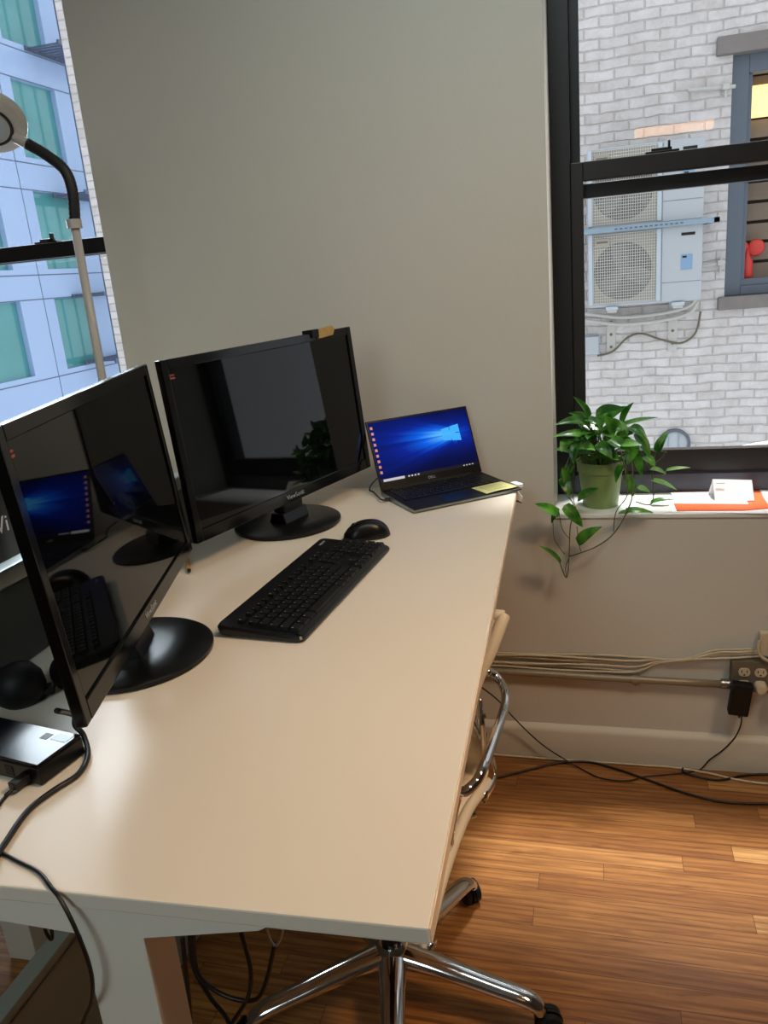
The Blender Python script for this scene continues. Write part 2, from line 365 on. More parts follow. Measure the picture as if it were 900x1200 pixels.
# back wall with the two window openings
SILL = 0.788; HEAD = 2.72
W1 = (-2.75, -1.396); W2 = (-0.1195, 1.08); TH = 0.3
def wall_with_holes(name, x0, x1, z0, z1, holes, y0, y1, m):
    bm = BM()
    xs = sorted({x0, x1, *[h[0] for h in holes], *[h[1] for h in holes]}); zs = sorted({z0, z1, *[h[2] for h in holes], *[h[3] for h in holes]})
    def solid(i, j):
        if i < 0 or j < 0 or i >= len(xs) - 1 or j >= len(zs) - 1: return False
        cx = (xs[i] + xs[i + 1]) / 2; cz = (zs[j] + zs[j + 1]) / 2
        return not any(h[0] < cx < h[1] and h[2] < cz < h[3] for h in holes)
    cache = {}
    def vv(x, y, z):
        k = (round(x, 5), round(y, 5), round(z, 5))
        if k not in cache: cache[k] = bm.verts.new((x, y, z))
        return cache[k]
    for i in range(len(xs) - 1):
        for j in range(len(zs) - 1):
            if not solid(i, j): continue
            a, b_, c, d = xs[i], xs[i + 1], zs[j], zs[j + 1]
            bm.faces.new((vv(a, y0, c), vv(b_, y0, c), vv(b_, y0, d), vv(a, y0, d)))
            bm.faces.new((vv(a, y1, d), vv(b_, y1, d), vv(b_, y1, c), vv(a, y1, c)))
            if not solid(i - 1, j): bm.faces.new((vv(a, y0, c), vv(a, y0, d), vv(a, y1, d), vv(a, y1, c)))
            if not solid(i + 1, j): bm.faces.new((vv(b_, y0, d), vv(b_, y0, c), vv(b_, y1, c), vv(b_, y1, d)))
            if not solid(i, j - 1): bm.faces.new((vv(a, y0, c), vv(a, y1, c), vv(b_, y1, c), vv(b_, y0, c)))
            if not solid(i, j + 1): bm.faces.new((vv(a, y0, d), vv(b_, y0, d), vv(b_, y1, d), vv(a, y1, d)))
    return new_obj(name, bm, m)
struct(wall_with_holes('wall_back', XL, XR, 0, ZC, [(W1[0], W1[1], SILL - 0.012, HEAD), (W2[0], W2[1], SILL - 0.012, HEAD)], 0.0, TH, M['wall']))
# baseboard with a rounded lit top
bm = BM(); prism(bm, [(0, 0), (-0.020, 0), (-0.020, 0.094), (-0.016, 0.103), (-0.008, 0.109), (0, 0.113)], 'x', XL, XR); struct(new_obj('baseboard_back', bm, M['trim'], smooth=True, angle=40))

def window(name, W, rail_z, inner_stile, extra_x=0.0):
    """double-hung window: frame, upper (outer) sash, lower (inner) sash, track, pane, latch, sill"""
    w = empty(name, (0, 0, 0)); w['kind'] = 'structure'
    x0, x1 = W; y0 = 0.2; s = 0.052
    bm = BM()
    box(bm, x0, x0 + s, y0, TH, SILL, HEAD, 0.002); box(bm, x1 - s, x1, y0, TH, SILL, HEAD, 0.002)
    box(bm, x0 + s, x1 - s, y0, TH, HEAD - 0.05, HEAD, 0.002)
    struct(new_obj('window_frame', bm, M['black_frame'], w))
    bm = BM(); prism(bm, [(y0, SILL), (y0, SILL + 0.058), (y0 + 0.02, SILL + 0.066), (TH, SILL + 0.066), (TH, SILL)], 'x', x0 + s, x1 - s, 0.001)
    struct(new_obj('bottom_track', bm, M['track'], w))
    a0, a1 = x0 + s, x1 - s
    # lower sash (inner plane)
    yi0, yi1 = 0.212, 0.243
    bm = BM(); st = inner_stile
    box(bm, a0, a0 + st, yi0, yi1, SILL + 0.062, rail_z, 0.002); box(bm, a1 - st, a1, yi0, yi1, SILL + 0.062, rail_z, 0.002)
    box(bm, a0 + st, a1 - st, yi0, yi1, SILL + 0.062, SILL + 0.128, 0.002)
    box(bm, a0 + st, a1 - st, yi0 - 0.004, yi1, rail_z - 0.048, rail_z, 0.002)
    ls = struct(new_obj('lower_sash', bm, M['brown_frame'] if name == 'window_2' else M['black_frame'], w))
    bm = BM(); box(bm, a0 + st - 0.004, a1 - st + 0.004, 0.224, 0.228, SILL + 0.124, rail_z - 0.044); struct(new_obj('lower_pane', bm, M['glass'], ls))
    # upper sash (outer plane)
    yo0, yo1 = 0.250, 0.282
    bm = BM(); st2 = st + 0.004
    box(bm, a0, a0 + st2 - 0.012, yo0, yo1, rail_z - 0.072, HEAD - 0.05, 0.002); box(bm, a1 - st2 + 0.012, a1, yo0, yo1, rail_z - 0.072, HEAD - 0.05, 0.002)
    if name == 'window_2': box(bm, a0, a1, yo0, yo1, rail_z - 0.0905, rail_z - 0.0535, 0.002)
    else: box(bm, a0, a1, yo0, yo1, rail_z - 0.050, rail_z - 0.02, 0.002)
    us = struct(new_obj('upper_sash', bm, M['black_frame'], w))
    bm = BM(); box(bm, a0 + 0.01, a1 - 0.01, 0.264, 0.268, rail_z - 0.062, HEAD - 0.06); struct(new_obj('upper_pane', bm, M['glass'], us))
    # latch on the rail
    bm = BM(); lx = a0 + 0.24 if name == 'window_2' else a1 - 0.30
    box(bm, lx - 0.045, lx + 0.04, 0.214, 0.242, rail_z, rail_z + 0.006, 0.001); box(bm, lx - 0.03, lx + 0.022, 0.222, 0.236, rail_z + 0.006, rail_z + 0.014, 0.002)
    box(bm, lx + 0.012, lx + 0.018, 0.220, 0.238, rail_z + 0.004, rail_z + 0.03, 0.002)
    struct(new_obj('sash_latch', bm, M['sat_black'], w))
    bm = BM(); box(bm, x0, x1, -0.004, y0 + 0.02, SILL - 0.012, SILL, 0.002); struct(new_obj('window_sill', bm, M['sill'], w))
    bm = BM(); box(bm, x0 - 0.05, x1 + 0.05, TH, TH + 0.12, SILL - 0.03, SILL + 0.02, 0.004); struct(new_obj('outer_sill', bm, M['sill'], w))
    return w
window('window_1', W1, 1.668, 0.032)
window('window_2', W2, 1.720, 0.034)

# ------------------------------------------------------------------ outside: white painted brick building
BY = 4.7
bb = empty('brick_building', (-1.0, BY, -6)); tag(bb, 'white painted brick building across the gap, behind the air conditioners', 'building')
def loc(o, parent):   # vertices were given in world coordinates: put them back under the parent
    o.matrix_parent_inverse = Matrix.Translation(-parent.location) if parent.rotation_euler.z == 0 else parent.matrix_basis.inverted()
    return o
FW = (0.962, 2.35, 1.075, 2.77)
wb = wall_with_holes('brick_wall', -4.47, 6.0, -6.0, 9.5, [(FW[0], FW[1], FW[2], FW[3])], BY, BY + 0.35, M['brick']); wb.parent = bb; loc(wb, bb)
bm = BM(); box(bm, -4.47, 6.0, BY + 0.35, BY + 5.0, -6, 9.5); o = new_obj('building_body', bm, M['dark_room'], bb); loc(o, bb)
bm = BM()
box(bm, FW[0] - 0.115, FW[1] + 0.1, BY - 0.06, BY + 0.05, FW[3] - 0.005, FW[3] + 0.115, 0.008)
o = new_obj('lintel', bm, M['stone'], bb); loc(o, bb)
bm = BM(); box(bm, FW[0] - 0.05, FW[1] + 0.05, BY - 0.07, BY + 0.16, FW[2] - 0.10, FW[2], 0.012); o = new_obj('stone_sill', bm, M['stone'], bb); loc(o, bb)
bm = BM()
fx0, fx1, fz0, fz1 = FW
box(bm, fx0, fx0 + 0.12, BY + 0.04, BY + 0.16, fz0, fz1, 0.006); box(bm, fx1 - 0.12, fx1, BY + 0.04, BY + 0.16, fz0, fz1, 0.006)
box(bm, fx0 + 0.12, fx1 - 0.12, BY + 0.04, BY + 0.16, fz1 - 0.13, fz1, 0.006); box(bm, fx0 + 0.12, fx1 - 0.12, BY + 0.04, BY + 0.16, fz0, fz0 + 0.07, 0.006)
box(bm, fx0 + 0.12, fx1 - 0.12, BY + 0.05, BY + 0.13, 1.90, 1.97, 0.005)
box(bm, fx0 + 0.12, fx0 + 0.15, BY + 0.07, BY + 0.12, fz0 + 0.07, fz1 - 0.13, 0.003); box(bm, fx0 + 0.12, fx1 - 0.12, BY + 0.06, BY + 0.12, fz0 + 0.07, fz0 + 0.12, 0.004)
wf = new_obj('window_frame', bm, M['ext_grey'], bb); loc(wf, bb)
bm = BM(); box(bm, fx0 + 0.13, fx1 - 0.13, BY + 0.095, BY + 0.10, fz0 + 0.07, fz1 - 0.12); o = new_obj('pane', bm, M['glass'], wf); loc(o, bb)
bm = BM(); 
for k in range(10): box(bm, fx0 + 0.13, fx1 - 0.13, BY + 0.29, BY + 0.30, fz0 + 0.1 + 0.15 * k, fz0 + 0.225 + 0.15 * k, 0, mx=None)
o = new_obj('blind', bm, M['blind'], bb); loc(o, bb)
bm = BM(); prism(bm, rounded_rect(1.09, 1.42, 2.36, 2.575, 0.03), 'y', BY + 0.20, BY + 0.26, 0.006); o = tag(new_obj('lit_lamp', bm, M['lit']), 'glowing yellow lamp in the top of the neighbouring brick building window', 'lamp')
orn = empty('window_ornament', (1.135, BY + 0.2, fz0)); tag(orn, 'red bottle ornament with two orange discs inside the far building window', 'ornament')
bm = BM(); lathe(bm, [(0, 0.07), (0.045, 0.07), (0.048, 0.10), (0.045, 0.21), (0.02, 0.25), (0.012, 0.31), (0, 0.31)], 16, c=(0.012, 0, 0.04)); new_obj('bottle', bm, M['red'], orn, smooth=True)
for dx in (-0.04, 0.075):
    bm = BM(); lathe(bm, [(0, -0.012), (0.055, -0.01), (0.065, 0), (0.055, 0.01), (0, 0.012)], 20, mx=Matrix.Translation((dx, 0, 0.345)) @ Matrix.Rotation(PI / 2, 4, 'X')); new_obj('disc', bm, M['red'], orn, smooth=True)

# blue clad building, its facade runs straight away from us on the far left
BX = -16.0
gb = empty('glass_building', (BX, 14, -8)); tag(gb, 'pale blue clad building with teal windows seen through the left window', 'building')
M['clad'] = mat('pale_blue_cladding', S(172, 198, 236), 0.22, 0.0, spec=0.5, noise=0.03, nscale=0.6)
M['joint'] = mat('cladding_joint', S(92, 108, 138), 0.6)
M['teal'] = mat('teal_window_glass', S(84, 158, 160), 0.07, spec=0.7, noise=0.25, nscale=0.7)
M['teal_frame'] = mat('pale_window_trim', S(206, 220, 232), 0.35)
cols = [(5.6, 7.7), (9.1, 11.2), (12.6, 14.6), (16.0, 18.05), (19.6, 21.6), (23.2, 25.3), (26.8, 28.9)]
rows = [(-3.7, -1.6), (-0.55, 1.58), (2.45, 4.66), (5.58, 7.68), (8.66, 11.4), (12.4, 14.6)]
holes = [(a, b_, c, d) for a, b_ in cols for c, d in rows]
f_ = wall_with_holes('cladding', 3.0, 32.0, -8.0, 16.0, holes, 0.0, 0.25, M['clad'])
f_.data.transform(Matrix(((0, -1, 0, BX), (1, 0, 0, 0), (0, 0, 1, 0), (0, 0, 0, 1)))); f_.parent = gb; loc(f_, gb)
bm = BM(); box(bm, BX - 6, BX - 0.25, 3, 32, -8, 16); o = new_obj('building_body', bm, M['dark_room'], gb); loc(o, gb)
bm = BM()
for c, d in rows:
    for zz in (c - 0.16, d + 0.02): box(bm, BX, BX + 0.006, 3, 32, zz - 0.015, zz + 0.015)
for a, b_ in cols:
    for yy in (a - 0.5,): box(bm, BX, BX + 0.006, yy - 0.012, yy + 0.012, -8, 16)
o = new_obj('panel_joint', bm, M['joint'], gb); loc(o, gb)
for a, b_ in cols[2:6]:
    for c, d in rows[1:5]:
        bm = BM()
        box(bm, BX - 0.24, BX - 0.16, a, b_, c, d, 0, 0)
        pn = new_obj('window_glass', bm, M['teal'], gb); loc(pn, gb)
        bm = BM(); ym = a + (b_ - a) * 0.42
        box(bm, BX - 0.17, BX - 0.10, ym - 0.05, ym + 0.05, c, d); box(bm, BX - 0.17, BX + 0.02, a - 0.02, b_ + 0.02, c - 0.05, c + 0.04)
        box(bm, BX - 0.17, BX - 0.08, a, a + 0.05, c, d); box(bm, BX - 0.17, BX - 0.08, b_ - 0.05, b_, c, d)
        o = new_obj('window_frame', bm, M['teal_frame'], pn); loc(o, gb)
# fire escape on the blue building
fe = empty('fire_escape', (BX + 0.6, 22.0, -8)); tag(fe, 'grey metal fire escape with slatted landings on the pale blue building', 'fire escape')
M['fe'] = mat('dull_steel', S(92, 104, 126), 0.5, 0.3)
for z in (-0.45, 1.58 + 0.05, 4.6, 8.62):
    bm = BM()
    for k in range(14): box(bm, BX + 0.05, BX + 1.1, 20.6 + k * 0.24, 20.6 + k * 0.24 + 0.13, z - 0.03, z)
    box(bm, BX + 1.1, BX + 1.16, 20.5, 24.1, z - 0.08, z + 0.04); box(bm, BX + 0.0, BX + 0.06, 20.5, 24.1, z - 0.08, z + 0.04)
    o = new_obj('landing', bm, M['fe'], fe); loc(o, fe)
bm = BM()
for y in (20.7, 21.0, 21.9, 22.6, 23.5): box(bm, BX + 1.09, BX + 1.13, y, y + 0.07, -3, 12)
o = new_obj('rod', bm, M['fe'], fe); loc(o, fe)

# ------------------------------------------------------------------ air conditioners on the brick wall
def grille_mesh(x0, x1, z0, z1, y):
    bm = BM(); n = 27
    for k in range(n + 1):
        x = x0 + (x1 - x0) * k / n; box(bm, x - 0.0018, x + 0.0018, y - 0.003, y, z0, z1)
    for k in range(25):
        z = z0 + (z1 - z0) * k / 24; box(bm, x0, x1, y - 0.004, y - 0.001, z - 0.0018, z + 0.0018)
    return bm
AY = 4.28; AX0 = -0.064; AX1 = 0.748
def ac(z0, z1, label):
    r = empty('air_conditioner', ((AX0 + AX1) / 2, AY, z0)); tag(r, label, 'air conditioner', 'outdoor air conditioner units on the brick wall')
    h = z1 - z0; xo = -(AX0 + AX1) / 2
    a0 = AX0 + xo; a1 = AX1 + xo; gx1 = a0 + 0.50
    bm = BM(); box(bm, a0, a1, 0.012, 0.33, 0, h, 0.01); new_obj('body', bm, M['ac_body'], r)
    # front cover with round opening
    cx = (a0 + gx1) / 2 + 0.005; cz = h * 0.47; R = h * 0.385
    bm = BM(); N_ = 48; outer = []; inner = []; inner2 = []
    X0, X1, Z0, Z1 = a0 + 0.035, gx1 - 0.008, 0.03, h - 0.02
    for k in range(N_):
        a = 2 * PI * k / N_; c, s_ = math.cos(a), math.sin(a)
        t = min(((X1 - cx) / c) if c > 1e-6 else ((X0 - cx) / c) if c < -1e-6 else 9, ((Z1 - cz) / s_) if s_ > 1e-6 else ((Z0 - cz) / s_) if s_ < -1e-6 else 9)
        outer.append(bm.verts.new((cx + c * t, 0.004, cz + s_ * t))); inner.append(bm.verts.new((cx + c * R, 0.004, cz + s_ * R))); inner2.append(bm.verts.new((cx + c * R, 0.010, cz + s_ * R)))
    for k in range(N_):
        k2 = (k + 1) % N_; bm.faces.new((outer[k], outer[k2], inner[k2], inner[k])); bm.faces.new((inner[k], inner[k2], inner2[k2], inner2[k]))
    fc = new_obj('fan_cover', bm, M['ac_beige'], r)
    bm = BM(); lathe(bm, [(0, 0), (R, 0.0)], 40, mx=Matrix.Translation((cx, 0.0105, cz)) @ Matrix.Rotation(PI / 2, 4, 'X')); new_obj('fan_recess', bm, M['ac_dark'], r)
    bm = BM()
    for k in range(3):
        mx = Matrix.Translation((cx, 0.006, cz)) @ Matrix.Rotation(2 * PI * k / 3 + 0.4, 4, 'Y') @ Matrix.Rotation(0.12, 4, 'X')
        prism(bm, [(0.02, -0.03), (R * 0.6, -0.08), (R * 0.95, -0.05), (R * 0.95, 0.06), (R * 0.5, 0.07), (0.02, 0.03)], 'y', -0.001, 0.001, mx=mx)
    lathe(bm, [(0, 0.006), (0.035, 0.005), (0.04, -0.004)], 20, mx=Matrix.Translation((cx, 0.006, cz)) @ Matrix.Rotation(PI / 2, 4, 'X'))
    M.setdefault('fan', mat('grey_fan_blade', S(120, 120, 120), 0.6)); new_obj('fan', bm, M['fan'], r)
    new_obj('grille', grille_mesh(X0 + 0.005, X1, Z0, Z1, 0.0), M['ac_grille'], r)
    bm = BM(); box(bm, a0 + 0.005, a0 + 0.035, -0.012, 0.012, 0.02, h - 0.01, 0.005); M.setdefault('white_trim', mat('white_trim', S(190, 200, 210), 0.35)); new_obj('grille_rail', bm, M['white_trim'], r)
    bm = BM(); box(bm, gx1 - 0.008, gx1 + 0.022, -0.012, 0.012, 0.02, h - 0.01, 0.005)
    M.setdefault('white_trim', mat('white_trim', S(190, 200, 210), 0.35)); new_obj('grille_rail', bm, M['white_trim'], r)
    bm = BM(); box(bm, gx1 + 0.03, a1 - 0.004, 0.004, 0.013, h * 0.27, h - 0.006, 0.003); new_obj('access_panel', bm, M['ac_body'], r)
    bm = BM(); box(bm, gx1 + 0.03, a1 - 0.004, 0.004, 0.013, 0.01, h * 0.262, 0.003); new_obj('access_panel', bm, M['ac_body'], r)
    bm = BM(); box(bm, a0 + 0.05, a0 + 0.16, -0.010, -0.004, h - 0.10, h - 0.045, 0.003); lp = new_obj('name_plate', bm, M['ac_beige'], r)
    bm = BM(); box(bm, a0 + 0.065, a0 + 0.145, -0.0115, -0.0095, h - 0.078, h - 0.066); new_obj('plate_mark', bm, M['box_grey'], lp)
    bm = BM(); box(bm, a1 - 0.15, a1 - 0.055, 0.001, 0.005, h - 0.075, h - 0.055, 0.001); new_obj('vent_slot', bm, M['dark_slot'], r)
    M.setdefault('bluelabel', mat('pale_blue_label', S(132, 164, 196), 0.5))
    bm = BM(); box(bm, a1 - 0.15, a1 - 0.07, 0.001, 0.005, h * 0.42, h * 0.62, 0.001); lb = new_obj('rating_label', bm, M['bluelabel'], r)
    bm = BM(); box(bm, a1 - 0.14, a1 - 0.11, -0.001, 0.002, h * 0.575, h * 0.60); new_obj('label_mark', bm, M['dark_slot'], lb)
    return r
ac(1.085, 1.628, 'white outdoor air conditioner, the lower one, under the blue strut')
ac(1.652, 2.205, 'white outdoor air conditioner, the upper one, crossed by the window rail')
sr = empty('steel_strut', (0.35, AY - 0.03, 1.64)); tag(sr, 'blue grey perforated steel strut running between the two air conditioners', 'strut')
bm = BM(); box(bm, -0.50, 0.50, -0.02, 0.02, -0.018, 0.018, 0.002); new_obj('channel', bm, M['galv'], sr)
bm = BM()
for k in range(14): box(bm, -0.22 + k * 0.035, -0.20 + k * 0.035, -0.022, -0.019, -0.005, 0.005)
new_obj('slot', bm, M['ext_grey'], sr)
for xx in (-0.50, 0.46):
    bm = BM(); box(bm, xx, xx + 0.04, -0.02, BY - AY + 0.03, -0.018, 0.018, 0.002); new_obj('end_arm', bm, M['galv'], sr)
for bx, lab in ((0.11, 'white steel wall bracket under the fan end of the lower air conditioner'), (0.585, 'white steel wall bracket under the panel end of the lower air conditioner')):
    b_ = empty('wall_bracket', (bx, BY, 1.0)); tag(b_, lab, 'bracket', 'brackets under the air conditioners')
    bm = BM(); box(bm, -0.035, 0.035, -0.42, 0.0, 0.04, 0.078, 0.003); new_obj('arm', bm, M['pipe_white'], b_)
    bm = BM(); box(bm, -0.035, 0.035, -0.02, 0.0, -0.32, 0.078, 0.003); up = new_obj('upright', bm, M['pipe_white'], b_)
    for k in range(3):
        bm = BM(); lathe(bm, [(0, 0.004), (0.011, 0.004), (0.012, 0)], 10, mx=Matrix.Translation((0, -0.02, -0.06 - 0.1 * k)) @ Matrix.Rotation(PI / 2, 4, 'X')); new_obj('bolt', bm, M['box_grey'], up)
    bm = BM(); box(bm, -0.045, 0.045, -0.43, -0.36, 0.06, 0.085, 0.004); new_obj('rubber_foot', bm, M['white_trim'], b_)
for dz, lab in ((0.985, 'white insulated pipe under the air conditioners, the upper one'), (0.93, 'white insulated pipe under the air conditioners, the lower one')):
    bm = BM(); tube(bm, [(-0.4, BY - 0.06, dz + 0.09), (-0.05, BY - 0.06, dz + 0.03), (0.2, BY - 0.06, dz - 0.01), (0.5, BY - 0.06, dz), (0.7, BY - 0.06, dz + 0.04), (0.76, BY - 0.06, dz + 0.12)], 0.015, 8)
    tag(new_obj('insulated_pipe', bm, M['pipe_white'], smooth=True), lab, 'pipe', 'pipes under the air conditioners')
bm = BM(); tube(bm, [P(700, 417, Y=BY - 0.03), P(718, 412, Y=BY - 0.03), P(735, 396, Y=BY - 0.03), P(752, 391, Y=BY - 0.03), P(775, 398, Y=BY - 0.03), P(798, 402, Y=BY - 0.03), P(815, 390, Y=BY - 0.03), P(821, 365, Y=BY - 0.04)], 0.008, 8)
tag(new_obj('electrical_cable', bm, M['box_grey'], smooth=True), 'grey cable looping across the brick wall below the air conditioners', 'cable')
jb = empty('junction_box', P(694, 404, Y=BY)); tag(jb, 'small grey junction box on the brick wall beside the window frame', 'junction box')
bm = BM(); box(bm, -0.06, 0.055, -0.08, 0, -0.075, 0.075, 0.004); new_obj('box_body', bm, M['galv'], jb)
bm = BM(); box(bm, -0.055, 0.05, -0.086, -0.08, -0.07, 0.07, 0.003); new_obj('cover', bm, M['ac_body'], jb)
for (xa, ya), (xb, yb), lab in (((806, 106), (862, 101), 'short white pipe with a valve on the brick wall left of the far window'), ((822, 312), (850, 307), 'short pale pipe on the brick wall beside the lower air conditioner')):
    a = P(xa, ya, Y=BY - 0.03); c = P(xb, yb, Y=BY - 0.03)
    e_ = empty('wall_pipe', a); tag(e_, lab, 'pipe')
    d = c - a
    bm = BM(); tube(bm, [(0, 0, 0), d * 0.5, d], 0.014, 8); new_obj('pipe', bm, M['pipe_white'], e_, smooth=True)
    bm = BM(); tube(bm, [d * 0.8 + V((0, 0, 0.04)), d * 0.8 + V((0, 0, -0.07))], 0.012, 8, n=1); box(bm, d.x * 0.8 - 0.025, d.x * 0.8 + 0.025, -0.03, 0.02, d.z * 0.8 - 0.02, d.z * 0.8 + 0.02, 0.006); new_obj('valve', bm, M['pipe_white'], e_)
rv = empty('round_vent', P(790, 520, Y=BY)); tag(rv, 'round pale blue vent low on the brick wall above the window bottom', 'vent')
bm = BM(); lathe(bm, [(0.105, 0.0), (0.105, 0.03), (0.125, 0.03), (0.130, 0.0)], 40, mx=Matrix.Rotation(PI / 2, 4, 'X')); new_obj('ring', bm, M['ext_grey'], rv, smooth=True, angle=40)
bm = BM(); lathe(bm, [(0, 0.012), (0.105, 0.012)], 40, mx=Matrix.Rotation(PI / 2, 4, 'X')); new_obj('face_disc', bm, M['ac_body'], rv)
bm = BM(); box(bm, -0.05, -0.042, -0.02, -0.012, -0.1, 0.1); box(bm, 0.03, 0.038, -0.02, -0.012, -0.1, 0.1); new_obj('bar', bm, M['galv'], rv)
bm = BM(); tube(bm, [(-1.6, 0.62, 0.80), (0.2, 0.62, 0.812), (0.55, 0.62, 0.835), (0.9, 0.62, 0.875)], 0.006, 8); box(bm, -1.6, 1.6, 0.58, 0.66, 0.70, 0.795, 0.005)
tag(new_obj('outside_ledge', bm, M['sill']), 'pale blue white metal ledge with a wire just outside the right window', 'ledge')

# ------------------------------------------------------------------ desk
ZT = 0.922; TT = 0.019
A = V((-0.205, -0.155)); B = V((-0.148, -1.636))   # right side far / near corner
dY = (A - B).normalized(); dX = V((dY.y, -dY.x))       # dX points right
dang = math.atan2(dX.y, dX.x)
LEN = (A - B).length; WID = 0.765
desk = empty('desk', (B.x, B.y, 0), dang)   # local x: right (negative to the left), local y: away from camera
tag(desk, 'white office desk with square legs carrying two monitors, keyboard and laptop', 'desk')
bm = BM(); box(bm, -WID, 0, 0, LEN, ZT - TT, ZT, 0.0022); new_obj('tabletop', bm, M['laminate'], desk)
bm = BM(); box(bm, -0.0005, 0.0012, 0.002, LEN - 0.002, ZT - TT + 0.001, ZT - 0.0025); new_obj('edge_band', bm, M['desk_edge'], desk)
def arm_beam(y0, y1):
    bm = BM(); c = -0.325
    prism(bm, [(-0.70, ZT - TT), (-0.70, ZT - TT - 0.012), (c - 0.10, ZT - TT - 0.030), (c - 0.036, ZT - TT - 0.034), (c + 0.036, ZT - TT - 0.030), (c + 0.16, ZT - TT - 0.006), (c + 0.17, ZT - TT)], 'y', y0, y1, 0.001)
    return bm
new_obj('cross_beam', arm_beam(0.0015, 0.054), M['white_metal'], desk)
new_obj('cross_beam', arm_beam(LEN - 0.12, LEN - 0.068), M['white_metal'], desk)
for y0 in (0.0015, LEN - 0.12):
    bm = BM(); box(bm, -0.361, -0.289, y0, y0 + 0.052, 0, ZT - TT - 0.028, 0.003); new_obj('leg', bm, M['white_metal'], desk)
bm = BM(); box(bm, -0.345, -0.305, 0.08, LEN - 0.1, ZT - TT - 0.05, ZT - TT - 0.015, 0.003); new_obj('long_rail', bm, M['white_metal'], desk)
fd = empty('desk', (-1.58, -0.85, 0), dang); tag(fd, 'white desk on the far side of the grey divider, its square leg showing', 'desk')
bm = BM(); box(bm, -0.40, 0.62, -0.80, 0.69, ZT - TT, ZT, 0.0022); new_obj('tabletop', bm, M['laminate'], fd)
for x, y in ((0.215, -0.14), (-0.2, 0.55), (-0.2, -0.75)):
    bm = BM(); box(bm, x, x + 0.075, y, y + 0.10, 0, ZT - TT, 0.003); new_obj('leg', bm, M['white_metal'], fd)
# divider
dv = empty('desk_divider', (-0.915, -0.9, ZT), 0.0); tag(dv, 'grey fabric desk divider with aluminium top rail behind the left monitor', 'divider')
bm = BM(); box(bm, -0.012, 0.012, -0.66, 0.70, 0.002, 0.135, 0.003); new_obj('fabric_panel', bm, M['grey_fabric'], dv)
bm = BM(); box(bm, -0.016, 0.016, -0.66, 0.70, 0.135, 0.165, 0.004); new_obj('top_rail', bm, M['alu'], dv)
# low metal panel standing under the seam of the two desks
pd = empty('privacy_panel', (-0.935, -1.05, 0), 0.0); tag(pd, 'grey green metal panel standing on the floor beneath the divider line', 'panel')
bm = BM(); box(bm, -0.012, 0.012, -0.62, 0.80, 0.015, 0.385, 0.002); new_obj('sheet', bm, M['grey_metal'], pd)
bm = BM(); box(bm, -0.017, 0.017, -0.625, 0.805, 0.385, 0.402, 0.002); new_obj('top_rail', bm, M['grey_metal'], pd)
bm = BM(); box(bm, 0.012, 0.0145, -0.62, 0.80, 0.372, 0.376, 0.0005); new_obj('seam_strip', bm, M['alu'], pd)
for y in (-0.55, 0.7):
    bm = BM(); box(bm, -0.06, 0.06, y - 0.02, y + 0.02, 0.0, 0.015, 0.003); new_obj('foot', bm, M['matte_black'], pd)

